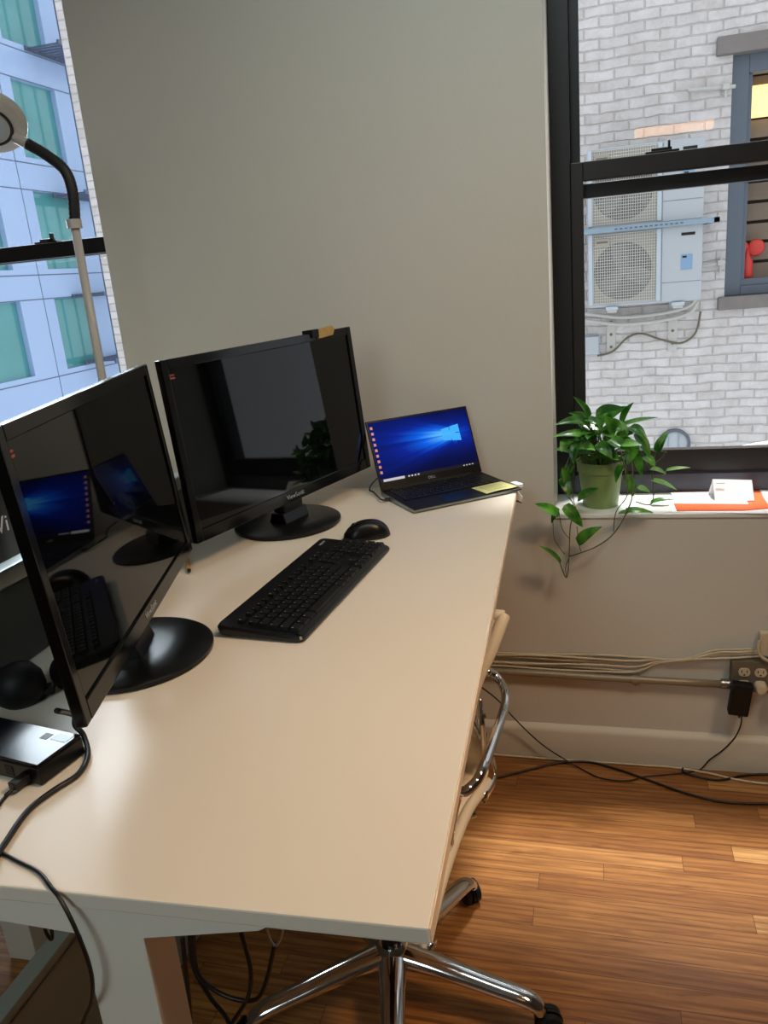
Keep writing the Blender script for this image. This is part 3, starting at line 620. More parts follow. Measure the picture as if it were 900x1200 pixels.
# ------------------------------------------------------------------ monitors
def monitor(center, yaw, tilt, base_c, label, w=0.642, h=0.366, logo=True):
    """yaw = direction the screen faces; center = screen centre"""
    r = empty('monitor', (base_c[0], base_c[1], ZT), yaw + PI / 2)
    tag(r, label, 'monitor')
    # local: screen faces -Y, x to the viewer's right
    c = Matrix.Rotation(-(yaw + PI / 2), 4, 'Z') @ (V(center) - V((base_c[0], base_c[1], ZT)))
    Rm = Matrix.Translation(c) @ Matrix.Rotation(-tilt, 4, 'X')
    bx, bt, bb_ = 0.019, 0.019, 0.026
    bm = BM()
    pts_o = rounded_rect(-w / 2, w / 2, -h / 2, h / 2, 0.006)
    box(bm, -w / 2, -w / 2 + bx, 0, 0.015, -h / 2, h / 2, 0.0025, mx=Rm); box(bm, w / 2 - bx, w / 2, 0, 0.015, -h / 2, h / 2, 0.0025, mx=Rm)
    box(bm, -w / 2 + bx, w / 2 - bx, 0, 0.015, h / 2 - bt, h / 2, 0.0015, mx=Rm); box(bm, -w / 2 + bx, w / 2 - bx, 0, 0.015, -h / 2, -h / 2 + bb_, 0.0015, mx=Rm)
    bez = new_obj('bezel', bm, M['gloss_black'], r)
    bm = BM(); box(bm, -w / 2 + bx - 0.002, w / 2 - bx + 0.002, 0.0035, 0.012, -h / 2 + bb_ - 0.002, h / 2 - bt + 0.002, mx=Rm); new_obj('screen', bm, M['screen'], r)
    bm = BM()
    prof = [(0.015, 0.001, 0.001), (0.022, 0.016, 0.012), (0.040, 0.075, 0.06), (0.056, 0.12, 0.10)]
    prev = None
    for yy, ix, iz in prof:
        rg = [bm.verts.new(Rm @ V((px * (1 - 2 * ix / w), yy, pz * (1 - 2 * iz / h)))) for px, pz in rounded_rect(-w / 2 + .001, w / 2 - .001, -h / 2 + .001, h / 2 - .001, 0.012)]
        if prev:
            for k in range(len(rg)): bm.faces.new((prev[k], prev[(k + 1) % len(rg)], rg[(k + 1) % len(rg)], rg[k]))
        else: bm.faces.new(rg[::-1])
        prev = rg
    bm.faces.new(prev)
    bs = new_obj('back_shell', bm, M['sat_black'], r, smooth=True, angle=35)
    bm = BM()
    for k in range(6): box(bm, -0.12 + 0.04 * k, -0.095 + 0.04 * k, 0.0555, 0.057, 0.03, 0.05, mx=Rm)
    new_obj('vent_slot', bm, M['dark_slot'], bs)
    # stand
    bc = Rm @ V((0, 0.03, -h / 2 + 0.03))
    bm = BM(); lathe(bm, [(0, 0.0), (0.124, 0.0), (0.128, 0.003), (0.128, 0.009), (0.122, 0.013), (0.06, 0.016), (0, 0.017)], 64); new_obj('stand_base', bm, M['sat_black'], r, smooth=True, angle=40)
    bm = BM(); box(bm, -0.036, 0.036, bc.y - 0.004, bc.y + 0.03, 0.014, bc.z + 0.04, 0.006); 
    prism(bm, [(bc.y - 0.012, 0.014), (bc.y + 0.04, 0.014), (bc.y + 0.03, 0.04), (bc.y - 0.004, 0.04)], 'x', -0.045, 0.045, 0.003)
    new_obj('stand_neck', bm, M['sat_black'], r)
    if logo:
        text_mesh('ViewSonic', 0.0155, M['logo'], bez, 'logo_lettering', Rm @ Matrix.Translation((0.0, -0.0004, -h / 2 + 0.013)) @ Matrix.Rotation(PI / 2, 4, 'X'))
        bm = BM()
        for dx in (-0.0035, 0.0005, 0.0045): lathe(bm, [(0, 0.0006), (0.0018, 0.0005), (0.0020, 0)], 10, mx=Rm @ Matrix.Translation((-w / 2 + 0.026 + dx, 0.0035, h / 2 - 0.031)) @ Matrix.Rotation(PI / 2, 4, 'X'))
        box(bm, -w / 2 + 0.019, -w / 2 + 0.033, 0.003, 0.0036, h / 2 - 0.0385, h / 2 - 0.035, mx=Rm)
        new_obj('corner_logo', bm, M['orange_logo'], bez)
        bm = BM()
        for k in range(5): box(bm, w / 2 - 0.05 + k * 0.008 - 0.05, w / 2 - 0.046 + k * 0.008 - 0.05, 0.006, 0.018, -h / 2 - 0.0015, -h / 2 + 0.001, mx=Rm)
        new_obj('button', bm, M['matte_black'], bez)
    return r, Rm
yaw2, yaw1 = math.radians(-17.6), math.radians(16.4)
mon2, RM2 = monitor((-0.690, -0.519, 1.175), yaw2, math.radians(3.9), (-0.722, -0.487), 'black monitor on a round stand facing the keyboard, with a brown clip on top')
mon1, RM1 = monitor((-0.693, -1.173, 1.176), yaw1, math.radians(4.4), (-0.728, -1.168), 'black monitor at the left front of the desk, cut off by the picture edge')
# brown clip on top of the far monitor
ck = empty('bulldog_clip', (mon2.location.x, mon2.location.y, ZT), mon2.rotation_euler.z); tag(ck, 'small brown and black clip on the top edge of the far monitor', 'clip')
def on2(x, y, z): return RM2 @ V((x, y, z))
bm = BM(); prism(bm, [(0.178, 0.168), (0.182, 0.190), (0.235, 0.1935), (0.246, 0.186), (0.236, 0.171)], 'y', -0.006, 0.001, 0.001, mx=RM2); new_obj('tape', bm, M['tape'], ck)
bm = BM(); box(bm, 0.18, 0.236, -0.002, 0.03, 0.184, 0.189, 0.001, mx=RM2); new_obj('tape_fold', bm, M['tape'], ck)
bm = BM(); box(bm, 0.155, 0.182, -0.005, 0.026, 0.172, 0.191, 0.002, mx=RM2); new_obj('jaw', bm, M['matte_black'], ck)
# monitor on the far desk, its back with lettering
r3, RM3 = monitor((-1.14, -1.19, 1.092), math.radians(180), math.radians(0.0), (-1.18, -1.19), 'black monitor beyond the grey divider, its back showing pale lettering', w=0.60, h=0.31, logo=False)
text_mesh('Vi', 0.045, M['paper'], r3, 'logo_lettering', RM3 @ Matrix.Translation((-0.196, 0.0575, -0.004)) @ Matrix.Rotation(PI, 4, 'Z') @ Matrix.Rotation(PI / 2, 4, 'X'))

# ------------------------------------------------------------------ keyboard
KW, KD = 0.446, 0.160
kb = empty('keyboard', (-0.520, -0.878, ZT), math.radians(85.2))
tag(kb, 'black full size wireless keyboard lying diagonally on the white desk', 'keyboard')
def ktop(y): return 0.0105 + (y + KD / 2) / KD * 0.012      # slopes up away from the typist
bm = BM()
out = rounded_rect(-KW / 2, KW / 2, -KD / 2, KD / 2, 0.012)
lo = [bm.verts.new((x * 0.992, y * 0.985, 0.002 + (0.004 if y > 0 else 0))) for x, y in out]
mi = [bm.verts.new((x, y, ktop(y) - 0.004)) for x, y in out]
hi = [bm.verts.new((x * 0.988, y * 0.965, ktop(y))) for x, y in out]
n = len(out)
bm.faces.new(lo[::-1]); bm.faces.new(hi)
for a_, b_ in ((lo, mi), (mi, hi)):
    for k in range(n): bm.faces.new((a_[k], a_[(k + 1) % n], b_[(k + 1) % n], b_[k]))
new_obj('case', bm, M['sat_black'], kb)
bm = BM(); prism(bm, [(-KD / 2 + 0.002, 0.004), (-KD / 2 + 0.002, 0.0105), (-KD / 2 + 0.016, 0.0135), (-KD / 2 + 0.016, 0.006)], 'x', -KW / 2 + 0.01, KW / 2 - 0.01, 0.001); new_obj('palm_lip', bm, M['gloss_black'], kb)
for sx in (-0.17, 0.17):
    bm = BM(); box(bm, sx - 0.02, sx + 0.02, KD / 2 - 0.022, KD / 2 - 0.012, 0.0, 0.009, 0.002); new_obj('foot', bm, M['matte_black'], kb)
kcache = {}
def key_mesh(w, d, leg=True, thin=False):
    k_ = (round(w, 4), round(d, 4), leg, thin)
    if k_ in kcache: return kcache[k_]
    bm = BM(); t = 0.0012 if thin else 0.0065; ins = 0.0004 if thin else 0.0017
    a = [bm.verts.new((sx * w / 2, sy * d / 2, 0)) for sx, sy in ((-1, -1), (1, -1), (1, 1), (-1, 1))]
    c = [bm.verts.new((sx * (w / 2 - ins), sy * (d / 2 - ins) + (0 if thin else 0.0005), t)) for sx, sy in ((-1, -1), (1, -1), (1, 1), (-1, 1))]
    bm.faces.new(c)
    for k in range(4): bm.faces.new((a[k], a[(k + 1) % 4], c[(k + 1) % 4], c[k]))
    if leg:
        q = 0.0016 if not thin else 0.0013
        box(bm, -w / 2 + ins + 0.001, -w / 2 + ins + 0.001 + q, d / 2 - ins - 0.0035, d / 2 - ins - 0.001, t - 0.0002, t + 0.00012, mat=1)
    me = bpy.data.meshes.new('key'); bm.to_mesh(me); bm.free(); me.materials.append(M['key']); me.materials.append(M['legend'])
    kcache[k_] = me; return me
slope = math.atan2(0.012, KD)
extra = []
def put_key(parent, x, y, w, d, z, rx=0.0, leg=True, thin=False, store=None):
    o = bpy.data.objects.new('key', key_mesh(w, d, leg, thin)); COL.objects.link(o); o.parent = parent
    o.location = (x, y, z); o.rotation_euler = (rx, 0, 0); return o
U = 0.0188; x_l = -KW / 2 + 0.017
rows_k = [(-0.058, [1.25, 1.25, 1.25, 6.25, 1.25, 1.25, 1.25, 1.25]), (-0.039, [2.25] + [1] * 10 + [2.75]), (-0.020, [1.75] + [1] * 11 + [2.25]), (-0.001, [1.5] + [1] * 12 + [1.5]), (0.018, [1] * 13 + [2])]
for y, ws in rows_k:
    x = x_l
    for w in ws:
        put_key(kb, x + w * U / 2, y, w * U - 0.0012, U - 0.0012, ktop(y) - 0.0005, slope, leg=w < 6); x += w * U
for k in range(13):
    xx = x_l + (k + (0.4 if k else 0) + 0.25 * ((k - 1) // 4 if k else 0)) * U * 1.035 + U / 2
    put_key(kb, xx, 0.041, U * 0.86, 0.0125, ktop(0.041) - 0.0005, slope)
xn = x_l + 15.35 * U
for (ix, iy) in [(0, 0.041), (1, 0.041), (2, 0.041), (0, 0.018), (1, 0.018), (2, 0.018), (0, -0.001), (1, -0.001), (2, -0.001), (1, -0.039), (0, -0.058), (1, -0.058), (2, -0.058)]:
    put_key(kb, xn + (ix + 0.5) * U, iy, U - 0.0012, (0.0125 if iy > 0.03 else U - 0.0012), ktop(iy) - 0.0005, slope)
xm = xn + 3.3 * U
bm = BM()   # the numeric block: the keys past a hundred, kept as one stuff part
for ix in range(4):
    for iy in (0.018, -0.001, -0.020, -0.039, -0.058):
        x = xm + (ix + 0.5) * U
        if x > KW / 2 - 0.012: continue
        me = key_mesh(U - 0.0012, U - 0.0012); z0 = ktop(iy) - 0.0005
        vs0 = [bm.verts.new(V((x, iy, z0)) + v.co) for v in me.vertices]
        for p in me.polygons:
            f = bm.faces.new([vs0[i] for i in p.vertices]); f.material_index = p.material_index
nb = new_obj('number_pad_keys', bm, [M['key'], M['legend']], kb); nb['kind'] = 'stuff'
text_mesh('logitech', 0.008, M['logo'], kb, 'logo_lettering', Matrix.Translation((KW / 2 - 0.032, KD / 2 - 0.016, ktop(0.064) + 0.0004)) @ Matrix.Rotation(slope, 4, 'X'))

# ------------------------------------------------------------------ mouse
ms = empty('mouse', (-0.497, -0.585, ZT), math.radians(207)); tag(ms, 'black computer mouse just beyond the far end of the keyboard', 'mouse')
bm = BM(); nu, nv = 32, 12; rings = []
for j in range(nv):
    t = j / nv; a2 = t * PI / 2; s_ = math.cos(a2) ** 0.62; rg = []
    for i in range(nu):
        a = 2 * PI * i / nu; ca, sa = math.cos(a), math.sin(a)
        x = math.copysign(abs(ca) ** 0.85, ca) * 0.053; y = math.copysign(abs(sa) ** 0.9, sa) * 0.0315 * (1 - 0.12 * math.exp(-((ca - 0.1) / 0.35) ** 2))
        z = 0.038 * math.sin(a2) * (1 - 0.30 * max(0, x * s_ / 0.053) ** 1.5 - 0.12 * max(0, -x * s_ / 0.053) ** 2)
        rg.append(bm.verts.new((x * s_, y * s_, z + 0.002)))
    rings.append(rg)
for a_, b_ in zip(rings[:-1], rings[1:]):
    for i in range(nu): bm.faces.new((a_[i], a_[(i + 1) % nu], b_[(i + 1) % nu], b_[i]))
bm.faces.new(rings[-1]); bm.faces.new(rings[0][::-1])
new_obj('body', bm, M['sat_black'], ms, smooth=True)
bm = BM(); prism(bm, [(0.050, -0.0008), (0.010, -0.0008), (0.010, 0.0008), (0.050, 0.0008)], 'z', 0.012, 0.0385, 0); 
for v in bm.verts: v.co.z = min(v.co.z, 0.0405 - 0.55 * max(0, v.co.x - 0.008) if v.co.x > 0.03 else 0.0378)
new_obj('button_split', bm, M['gloss_black'], ms)
bm = BM(); lathe(bm, [(0, -0.003), (0.007, -0.003), (0.008, 0), (0.007, 0.003), (0, 0.003)], 18, mx=Matrix.Translation((0.026, 0, 0.0305)) @ Matrix.Rotation(PI / 2, 4, 'X')); new_obj('scroll_wheel', bm, M['matte_black'], ms, smooth=True)

# ------------------------------------------------------------------ laptop
LW, LD, LH = 0.302, 0.200, 0.011
lap = empty('laptop', (-0.368, -0.245, ZT), math.radians(38.0)); tag(lap, 'open black laptop with a glowing blue desktop picture at the far desk corner', 'laptop')
bm = BM(); prism(bm, [(-LD / 2, 0.004), (-LD / 2 + 0.008, 0.001), (LD / 2 - 0.008, 0.001), (LD / 2, 0.004), (LD / 2, LH + 0.002), (-LD / 2, LH - 0.002)], 'x', -LW / 2, LW / 2, 0.001); new_obj('base', bm, M['alu'], lap)
tl = math.atan2(0.004, LD)
def lt(y): return LH - 0.002 + (y + LD / 2) / LD * 0.004
bm = BM(); box(bm, -LW / 2 + 0.002, LW / 2 - 0.002, -LD / 2 + 0.002, LD / 2 - 0.002, 0.0, 0.0012, 0.0004, mx=Matrix.Translation((0, 0, LH)) @ Matrix.Rotation(tl, 4, 'X')); dk = new_obj('palm_rest', bm, M['matte_black'], lap)
bm = BM(); box(bm, -0.052, 0.052, -LD / 2 + 0.010, -LD / 2 + 0.070, 0.0012, 0.0015, 0.0001, mx=Matrix.Translation((0, 0, LH)) @ Matrix.Rotation(tl, 4, 'X')); new_obj('touchpad', bm, M['sat_black'], lap)
u = 0.0185
for j, ws in enumerate([[1, 1, 1, 1.2, 5.0, 1.2, 1, 1, 1, 1.2], [2.2] + [1] * 10 + [2.2], [1.7] + [1] * 11 + [1.7], [1.3] + [1] * 12 + [1.1], [1] * 13 + [1.4], [0.96] * 15]):
    y = -0.012 + j * 0.0172; x = -sum(ws) * u / 2
    for w in ws:
        put_key(lap, x + w * u / 2, y, w * u - 0.003, 0.0142, lt(y) + 0.0025, tl, leg=(w < 4), thin=True); x += w * u
TILT = math.radians(22)
LM = Matrix.Translation((0, LD / 2 - 0.004, LH + 0.004)) @ Matrix.Rotation(-TILT, 4, 'X')   # lid: local z up, screen faces -y
bm = BM(); LHt = 0.187
box(bm, -LW / 2, LW / 2, 0.0, 0.005, 0.0, LHt, 0.0015, mx=LM); new_obj('lid', bm, M['sat_black'], lap)
bm = BM(); box(bm, -0.12, 0.12, -0.002, 0.008, -0.004, 0.004, 0.002, mx=LM); new_obj('hinge', bm, M['matte_black'], lap)
# lit display: blue picture with a bright four-pane window and light beams
sw, z0s, z1s = LW / 2 - 0.005, 0.021, LHt - 0.005
def display_mat():
    m = bpy.data.materials.new('lit_display'); m.use_nodes = True; nt = m.node_tree; b = nt.nodes['Principled BSDF']; N = nt.nodes.new; Lk = nt.links.new
    uv = N('ShaderNodeUVMap'); uv.uv_map = 'UVMap'; sp = N('ShaderNodeSeparateXYZ'); Lk(uv.outputs[0], sp.inputs[0])
    def mth(op, a, c=None, d=None):
        x = N('ShaderNodeMath'); x.operation = op
        for i, v in enumerate((a, c, d)):
            if v is None: continue
            if isinstance(v, (int, float)): x.inputs[i].default_value = v
            else: Lk(v, x.inputs[i])
        return x.outputs[0]
    ux, uy = sp.outputs['X'], sp.outputs['Y']
    dx = mth('SUBTRACT', ux, 0.78); dy = mth('SUBTRACT', uy, 0.60)
    # beam fan to the left: narrow angular bands
    ang = mth('DIVIDE', dy, mth('ADD', mth('ABSOLUTE', dx), 0.16))
    nz = N('ShaderNodeTexNoise'); nz.noise_dimensions = '1D'; nz.inputs['Scale'].default_value = 7; nz.inputs['Detail'].default_value = 3; Lk(ang, nz.inputs['W'])
    fan = mth('MULTIPLY', mth('POWER', 2.718, mth('MULTIPLY', mth('MULTIPLY', ang, ang), -3.2)), mth('ADD', mth('MULTIPLY', nz.outputs[0], 1.3), 0.1))
    fall = mth('POWER', 2.718, mth('MULTIPLY', mth('ABSOLUTE', dx), -2.6))
    lft = mth('LESS_THAN', dx, 0.06)
    beam = mth('MULTIPLY', mth('MULTIPLY', fan, fall), mth('ADD', mth('MULTIPLY', lft, 0.85), 0.15))
    r2 = mth('ADD', mth('MULTIPLY', dx, dx), mth('MULTIPLY', mth('MULTIPLY', dy, dy), 1.4))
    glow = mth('POWER', 2.718, mth('MULTIPLY', r2, -9.0))
    tot = mth('ADD', mth('MULTIPLY', beam, 1.25), mth('MULTIPLY', glow, 0.26))
    rp = N('ShaderNodeValToRGB'); e = rp.color_ramp.elements; e[0].position = 0; e[0].color = S(2, 8, 52); e[1].position = 1; e[1].color = S(90, 190, 255)
    x = e.new(0.25); x.color = S(4, 36, 150); x = e.new(0.55); x.color = S(10, 100, 236)
    Lk(tot, rp.inputs[0]); Lk(rp.outputs[0], b.inputs['Emission Color']); b.inputs['Emission Strength'].default_value = 0.95
    b.inputs['Base Color'].default_value = (0.005, 0.005, 0.007, 1); b.inputs['Roughness'].default_value = 0.06
    return m
M['display'] = display_mat()
bm = BM(); uvl = bm.loops.layers.uv.new('UVMap')
q = [bm.verts.new(LM @ V(p)) for p in ((-sw, -0.0004, z0s), (sw, -0.0004, z0s), (sw, -0.0004, z1s), (-sw, -0.0004, z1s))]
f = bm.faces.new(q)
for l, uvc in zip(f.loops, ((0, 0), (1, 0), (1, 1), (0, 1))): l[uvl].uv = uvc
dsp = new_obj('display', bm, M['display'], lap)
def scr(u_, v_, dy=-0.0008): return (-sw + 2 * sw * u_, dy, z0s + (z1s - z0s) * v_)
M['pane_lit'] = mat('lit_pane', S(10, 10, 10), 0.3, emit=S(60, 176, 255), estr=1.0)
M['white_lit'] = mat('lit_white', S(10, 10, 10), 0.3, emit=S(226, 226, 236), estr=0.7)
M['bar_lit'] = mat('lit_taskbar', S(6, 6, 8), 0.3, emit=S(12, 16, 36), estr=0.6)
M['icon_lit'] = mat('lit_icon', S(10, 10, 10), 0.3, emit=S(220, 150, 120), estr=0.8)
def screen_poly(polys, m, name, dy=-0.0008):
    bm = BM()
    for pl in polys: bm.faces.new([bm.verts.new(LM @ V(scr(a, c, dy))) for a, c in pl])
    return new_obj(name, bm, m, dsp)
screen_poly([[(0.70, 0.612), (0.783, 0.612), (0.783, 0.722), (0.70, 0.702)], [(0.790, 0.612), (0.885, 0.612), (0.885, 0.750), (0.790, 0.724)], [(0.70, 0.600), (0.783, 0.600), (0.783, 0.490), (0.70, 0.510)], [(0.790, 0.600), (0.885, 0.600), (0.885, 0.462), (0.790, 0.488)]], M['pane_lit'], 'light_window')
screen_poly([[(0, 0), (1, 0), (1, 0.055), (0, 0.055)]], M['bar_lit'], 'taskbar')
screen_poly([[(0.025, 0.006), (0.235, 0.006), (0.235, 0.048), (0.025, 0.048)]], M['white_lit'], 'search_box', -0.0012)
for k in range(4): screen_poly([[(0.27 + k * 0.032, 0.016), (0.287 + k * 0.032, 0.016), (0.287 + k * 0.032, 0.04), (0.27 + k * 0.032, 0.04)]], M['white_lit'], 'taskbar_icon', -0.0012)
for k in range(4): screen_poly([[(0.84 + k * 0.03, 0.02), (0.855 + k * 0.03, 0.02), (0.855 + k * 0.03, 0.036), (0.84 + k * 0.03, 0.036)]], M['white_lit'], 'tray_icon', -0.0012)
for k in range(9): screen_poly([[(0.012, 0.93 - k * 0.093), (0.036, 0.93 - k * 0.093), (0.036, 0.885 - k * 0.093), (0.012, 0.885 - k * 0.093)]], M['icon_lit'], 'desktop_icon')
text_mesh('DELL', 0.010, M['logo'], dsp, 'logo_lettering', LM @ Matrix.Translation((0, -0.0006, 0.0115)) @ Matrix.Rotation(PI / 2, 4, 'X'))
# sticky note on the palm rest
sn = empty('sticky_note', lap.matrix_basis @ V((0.095, -0.058, lt(-0.058) + 0.0025)), lap.rotation_euler.z + 0.05); tag(sn, 'pale yellow sticky note on the right palm rest of the laptop', 'sticky note')
bm = BM(); pts = []
for i in range(9):
    for j in range(2): pts.append(bm.verts.new((-0.046 + i * 0.0115, -0.038 + j * 0.072, 0.0006 + 0.0018 * abs(math.sin(i * 0.5)) * (1 - j))))
for i in range(8): bm.faces.new((pts[2 * i], pts[2 * i + 2], pts[2 * i + 3], pts[2 * i + 1]))
o = new_obj('note_sheet', bm, M['yellow'], sn); sd = o.modifiers.new('s', 'SOLIDIFY'); sd.thickness = 0.0006; sd.offset = 1
bm = BM()
for k in range(4): box(bm, -0.035, 0.02 + 0.004 * (k % 2), 0.012 - k * 0.012, 0.013 - k * 0.012, 0.0028, 0.0030)
new_obj('handwriting', bm, M['box_grey'], sn)
# white tag hanging on the far corner of the desk + plug under the laptop edge
tg = empty('cable_label', P(606, 583, Z=ZT - 0.02)); tag(tg, 'small white folded label with a black clip hanging at the far desk corner', 'label')
bm = BM(); prism(bm, [(-0.006, 0.016), (0.002, 0.018), (0.014, 0.002), (0.010, -0.012), (-0.008, -0.004)], 'y', -0.001, 0.001, 0.0003); new_obj('card', bm, M['paper'], tg)
bm = BM(); tube(bm, [(-0.010, 0, -0.006), (0.012, 0, -0.014)], 0.0018, 8, n=1); tube(bm, [(-0.010, 0, -0.006), (-0.010, 0, 0.016), (-0.02, 0.02, 0.02)], 0.001, 6); new_obj('clip', bm, M['cable_black'], tg)
ug = empty('usb_adapter', lap.matrix_basis @ V((LW / 2 + 0.009, -0.055, 0.004)), lap.rotation_euler.z); tag(ug, 'white adapter block plugged into the right side of the laptop', 'adapter')
bm = BM(); box(bm, -0.004, 0.014, -0.018, 0.018, -0.003, 0.007, 0.002); new_obj('block', bm, M['paper'], ug)
bm = BM(); box(bm, -0.009, -0.002, -0.005, 0.005, 0, 0.004, 0.001); new_obj('plug', bm, M['steel'], ug)
bm = BM(); tube(bm, [lap.matrix_basis @ V((-LW / 2 - 0.002, 0.045, 0.006)), lap.matrix_basis @ V((-LW / 2 - 0.022, 0.045, 0.008)), P(438, 577, Z=ZT + 0.006), P(433, 574, Z=ZT + 0.018), P(436, 567, Z=ZT + 0.02), P(443, 560, Z=ZT + 0.004), P(440, 552, Z=ZT + 0.0)][:6], 0.0022, 8)
box(bm, -0.006, 0.006, -0.004, 0.004, -0.003, 0.003, 0.001, mx=lap.matrix_basis @ Matrix.Translation((-LW / 2 - 0.007, 0.045, 0.007)))
tag(new_obj('charging_cable', bm, M['cable_black'], smooth=True), 'short black cable looping out of the left side of the laptop', 'cable')

# ------------------------------------------------------------------ docking box, round speaker, pen, cables on the desk
N0 = V((-0.651, -1.502)); ydir = (V((-0.636, -1.448)) - N0); ya = ydir.normalized(); xa = V((-0.985, 0.172)).normalized()
dk = empty('docking_station', (N0.x, N0.y, ZT), math.atan2(-xa.y, -xa.x)); tag(dk, 'flat black docking box at the left picture edge, glossy top', 'docking station')
bm = BM(); box(bm, -0.20, 0, 0, 0.072, 0.002, 0.026, 0.002); new_obj('body', bm, M['sat_black'], dk)
bm = BM(); box(bm, -0.199, -0.001, 0.001, 0.071, 0.026, 0.030, 0.0012); new_obj('top_plate', bm, M['gloss_black'], dk)
bm = BM(); box(bm, -0.031, -0.006, 0.050, 0.064, 0.0300, 0.0304); new_obj('sticker', bm, mat('pale_blue_sticker', S(176, 192, 214), 0.25), dk, )
bm = BM(); box(bm, -0.048, -0.036, 0.048, 0.060, 0.0300, 0.0304); new_obj('logo_patch', bm, M['sat_black'], dk)
for k, xx in enumerate((-0.058, -0.085, -0.112)):
    bm = BM(); box(bm, xx, xx + 0.014, -0.0006, 0.004, 0.007, 0.021, 0.0005); new_obj('port', bm, M['steel'] if k else M['dark_slot'], dk)
bm = BM(); lathe(bm, [(0, -0.0004), (0.0022, -0.0004)], 12, mx=Matrix.Translation((0.0003, 0.036, 0.014)) @ Matrix.Rotation(PI / 2, 4, 'Y')); new_obj('lock_hole', bm, M['steel'], dk)
sp = empty('round_speaker', (-0.823, -1.318, ZT), 0.6); tag(sp, 'round matte black speaker puck in front of the grey divider', 'speaker')
bm = BM(); lathe(bm, [(0, 0.0), (0.026, 0.0), (0.034, 0.008), (0.037, 0.022), (0.034, 0.040), (0.024, 0.054), (0.010, 0.060), (0, 0.061)], 32); new_obj('body', bm, M['matte_black'], sp, smooth=True)
bm = BM(); box(bm, 0.028, 0.046, -0.010, 0.010, 0.004, 0.016, 0.003); new_obj('button_tab', bm, M['sat_black'], sp)
pe = empty('pen', (-0.835, -0.78, ZT + 0.005), math.atan2(-0.082, 0.051)); tag(pe, 'yellow pen lying between the two monitors, only its tip showing', 'pen')
bm = BM(); tube(bm, [(-0.10, 0, 0), (0.03, 0, 0)], 0.0042, 10, n=1); new_obj('barrel', bm, M['tape'], pe, smooth=True)
bm = BM(); tube(bm, [(0.03, 0, 0), (0.038, 0, 0), (0.044, 0, 0)], [0.004, 0.003, 0.0008], 10, n=1); new_obj('tip', bm, M['dark_slot'], pe, smooth=True)
zc = ZT + 0.0042
def on(x, y, dz=0.0): return P(x, y, Z=zc + dz)
desk_edge_y = P(60, 1040, Z=ZT).y
bm = BM()
tube(bm, [RM1w for RM1w in [mon1.matrix_basis @ (RM1 @ V((-0.300, 0.040, -0.165)))]] + [P(86, 838, Z=ZT + 0.04), P(88, 850, Z=ZT + 0.022), on(98, 862, 0.006), on(103, 885), on(92, 907), on(62, 927), on(33, 950), on(8, 985), on(-3, 1003), on(-12, 1030)], 0.0036, 10)
tag(new_obj('monitor_cable', bm, M['cable_black'], smooth=True), 'thick black cable curving from the left monitor across the desk', 'cable')
bm = BM()
tube(bm, [on(-25, 985, -0.002), on(-4, 996, -0.002), on(20, 1009, -0.002), on(45, 1022, -0.002), P(60, 1040, Z=ZT + 0.002), P(72, 1056, Y=-1.658), P(90, 1092, Y=-1.665), P(106, 1136, Y=-1.665), P(108, 1170, Y=-1.66), P(98, 1196, Y=-1.64), P(82, 1240, Y=-1.62), P(60, 1330, Y=-1.60)], 0.0022, 8)
tag(new_obj('hanging_cable', bm, M['cable_black'], smooth=True), 'thin black cable hanging over the near desk edge in front of the leg', 'cable')
bm = BM(); tube(bm, [dk.matrix_basis @ V((-0.022, -0.004, 0.010)), dk.matrix_basis @ V((-0.024, -0.03, 0.006)), on(10, 930, -0.002), on(-2, 945, -0.002), on(-20, 980, -0.002)], 0.0022, 8)
box(bm, -0.007, 0.007, -0.022, 0.0, -0.004, 0.005, 0.001, mx=dk.matrix_basis @ Matrix.Translation((-0.022, 0, 0.011)))
tag(new_obj('dock_cable', bm, M['cable_black'], smooth=True), 'thin black cable plugged into the front of the docking box', 'cable')
# cables hanging below the desk
under = [([(222, 1080), (226, 1130), (246, 1168), (268, 1198), (276, 1240)], 'leftmost black cable hanging under the desk beside the leg'),
         ([(226, 1086), (232, 1140), (262, 1166), (298, 1172), (312, 1150), (322, 1106)], 'black cable looping low under the desk and back up'),
         ([(280, 1084), (288, 1112), (294, 1140), (290, 1170), (272, 1200), (262, 1230)], 'black cable hanging straight down in the middle under the desk'),
         ([(214, 1100), (218, 1140), (222, 1180), (224, 1230)], 'black cable running down right behind the desk leg')]
for pts, lab in under:
    bm = BM(); tube(bm, [P(x, y, Y=-1.38) for x, y in pts], 0.0034, 8); tag(new_obj('under_desk_cable', bm, M['cable_black'], smooth=True), lab, 'cable', 'black cables under the desk')
bm = BM(); tube(bm, [P(313, 1088, Y=-1.5), P(316, 1100, Y=-1.5), P(322, 1108, Y=-1.5), P(328, 1102, Y=-1.5), P(332, 1088, Y=-1.5)], 0.0016, 8); tag(new_obj('cable_hook', bm, M['steel'], smooth=True), 'thin silver wire hook under the near edge of the desk', 'hook')
bm = BM(); tube(bm, [P(51, 1070, Y=-1.45), P(53, 1090, Y=-1.45), P(60, 1101, Y=-1.45), P(61, 1092, Y=-1.45), P(56, 1072, Y=-1.45)], 0.0024, 8); tag(new_obj('cable_loop', bm, M['cable_black'], smooth=True), 'small black cable loop hanging below the near left desk edge', 'cable')

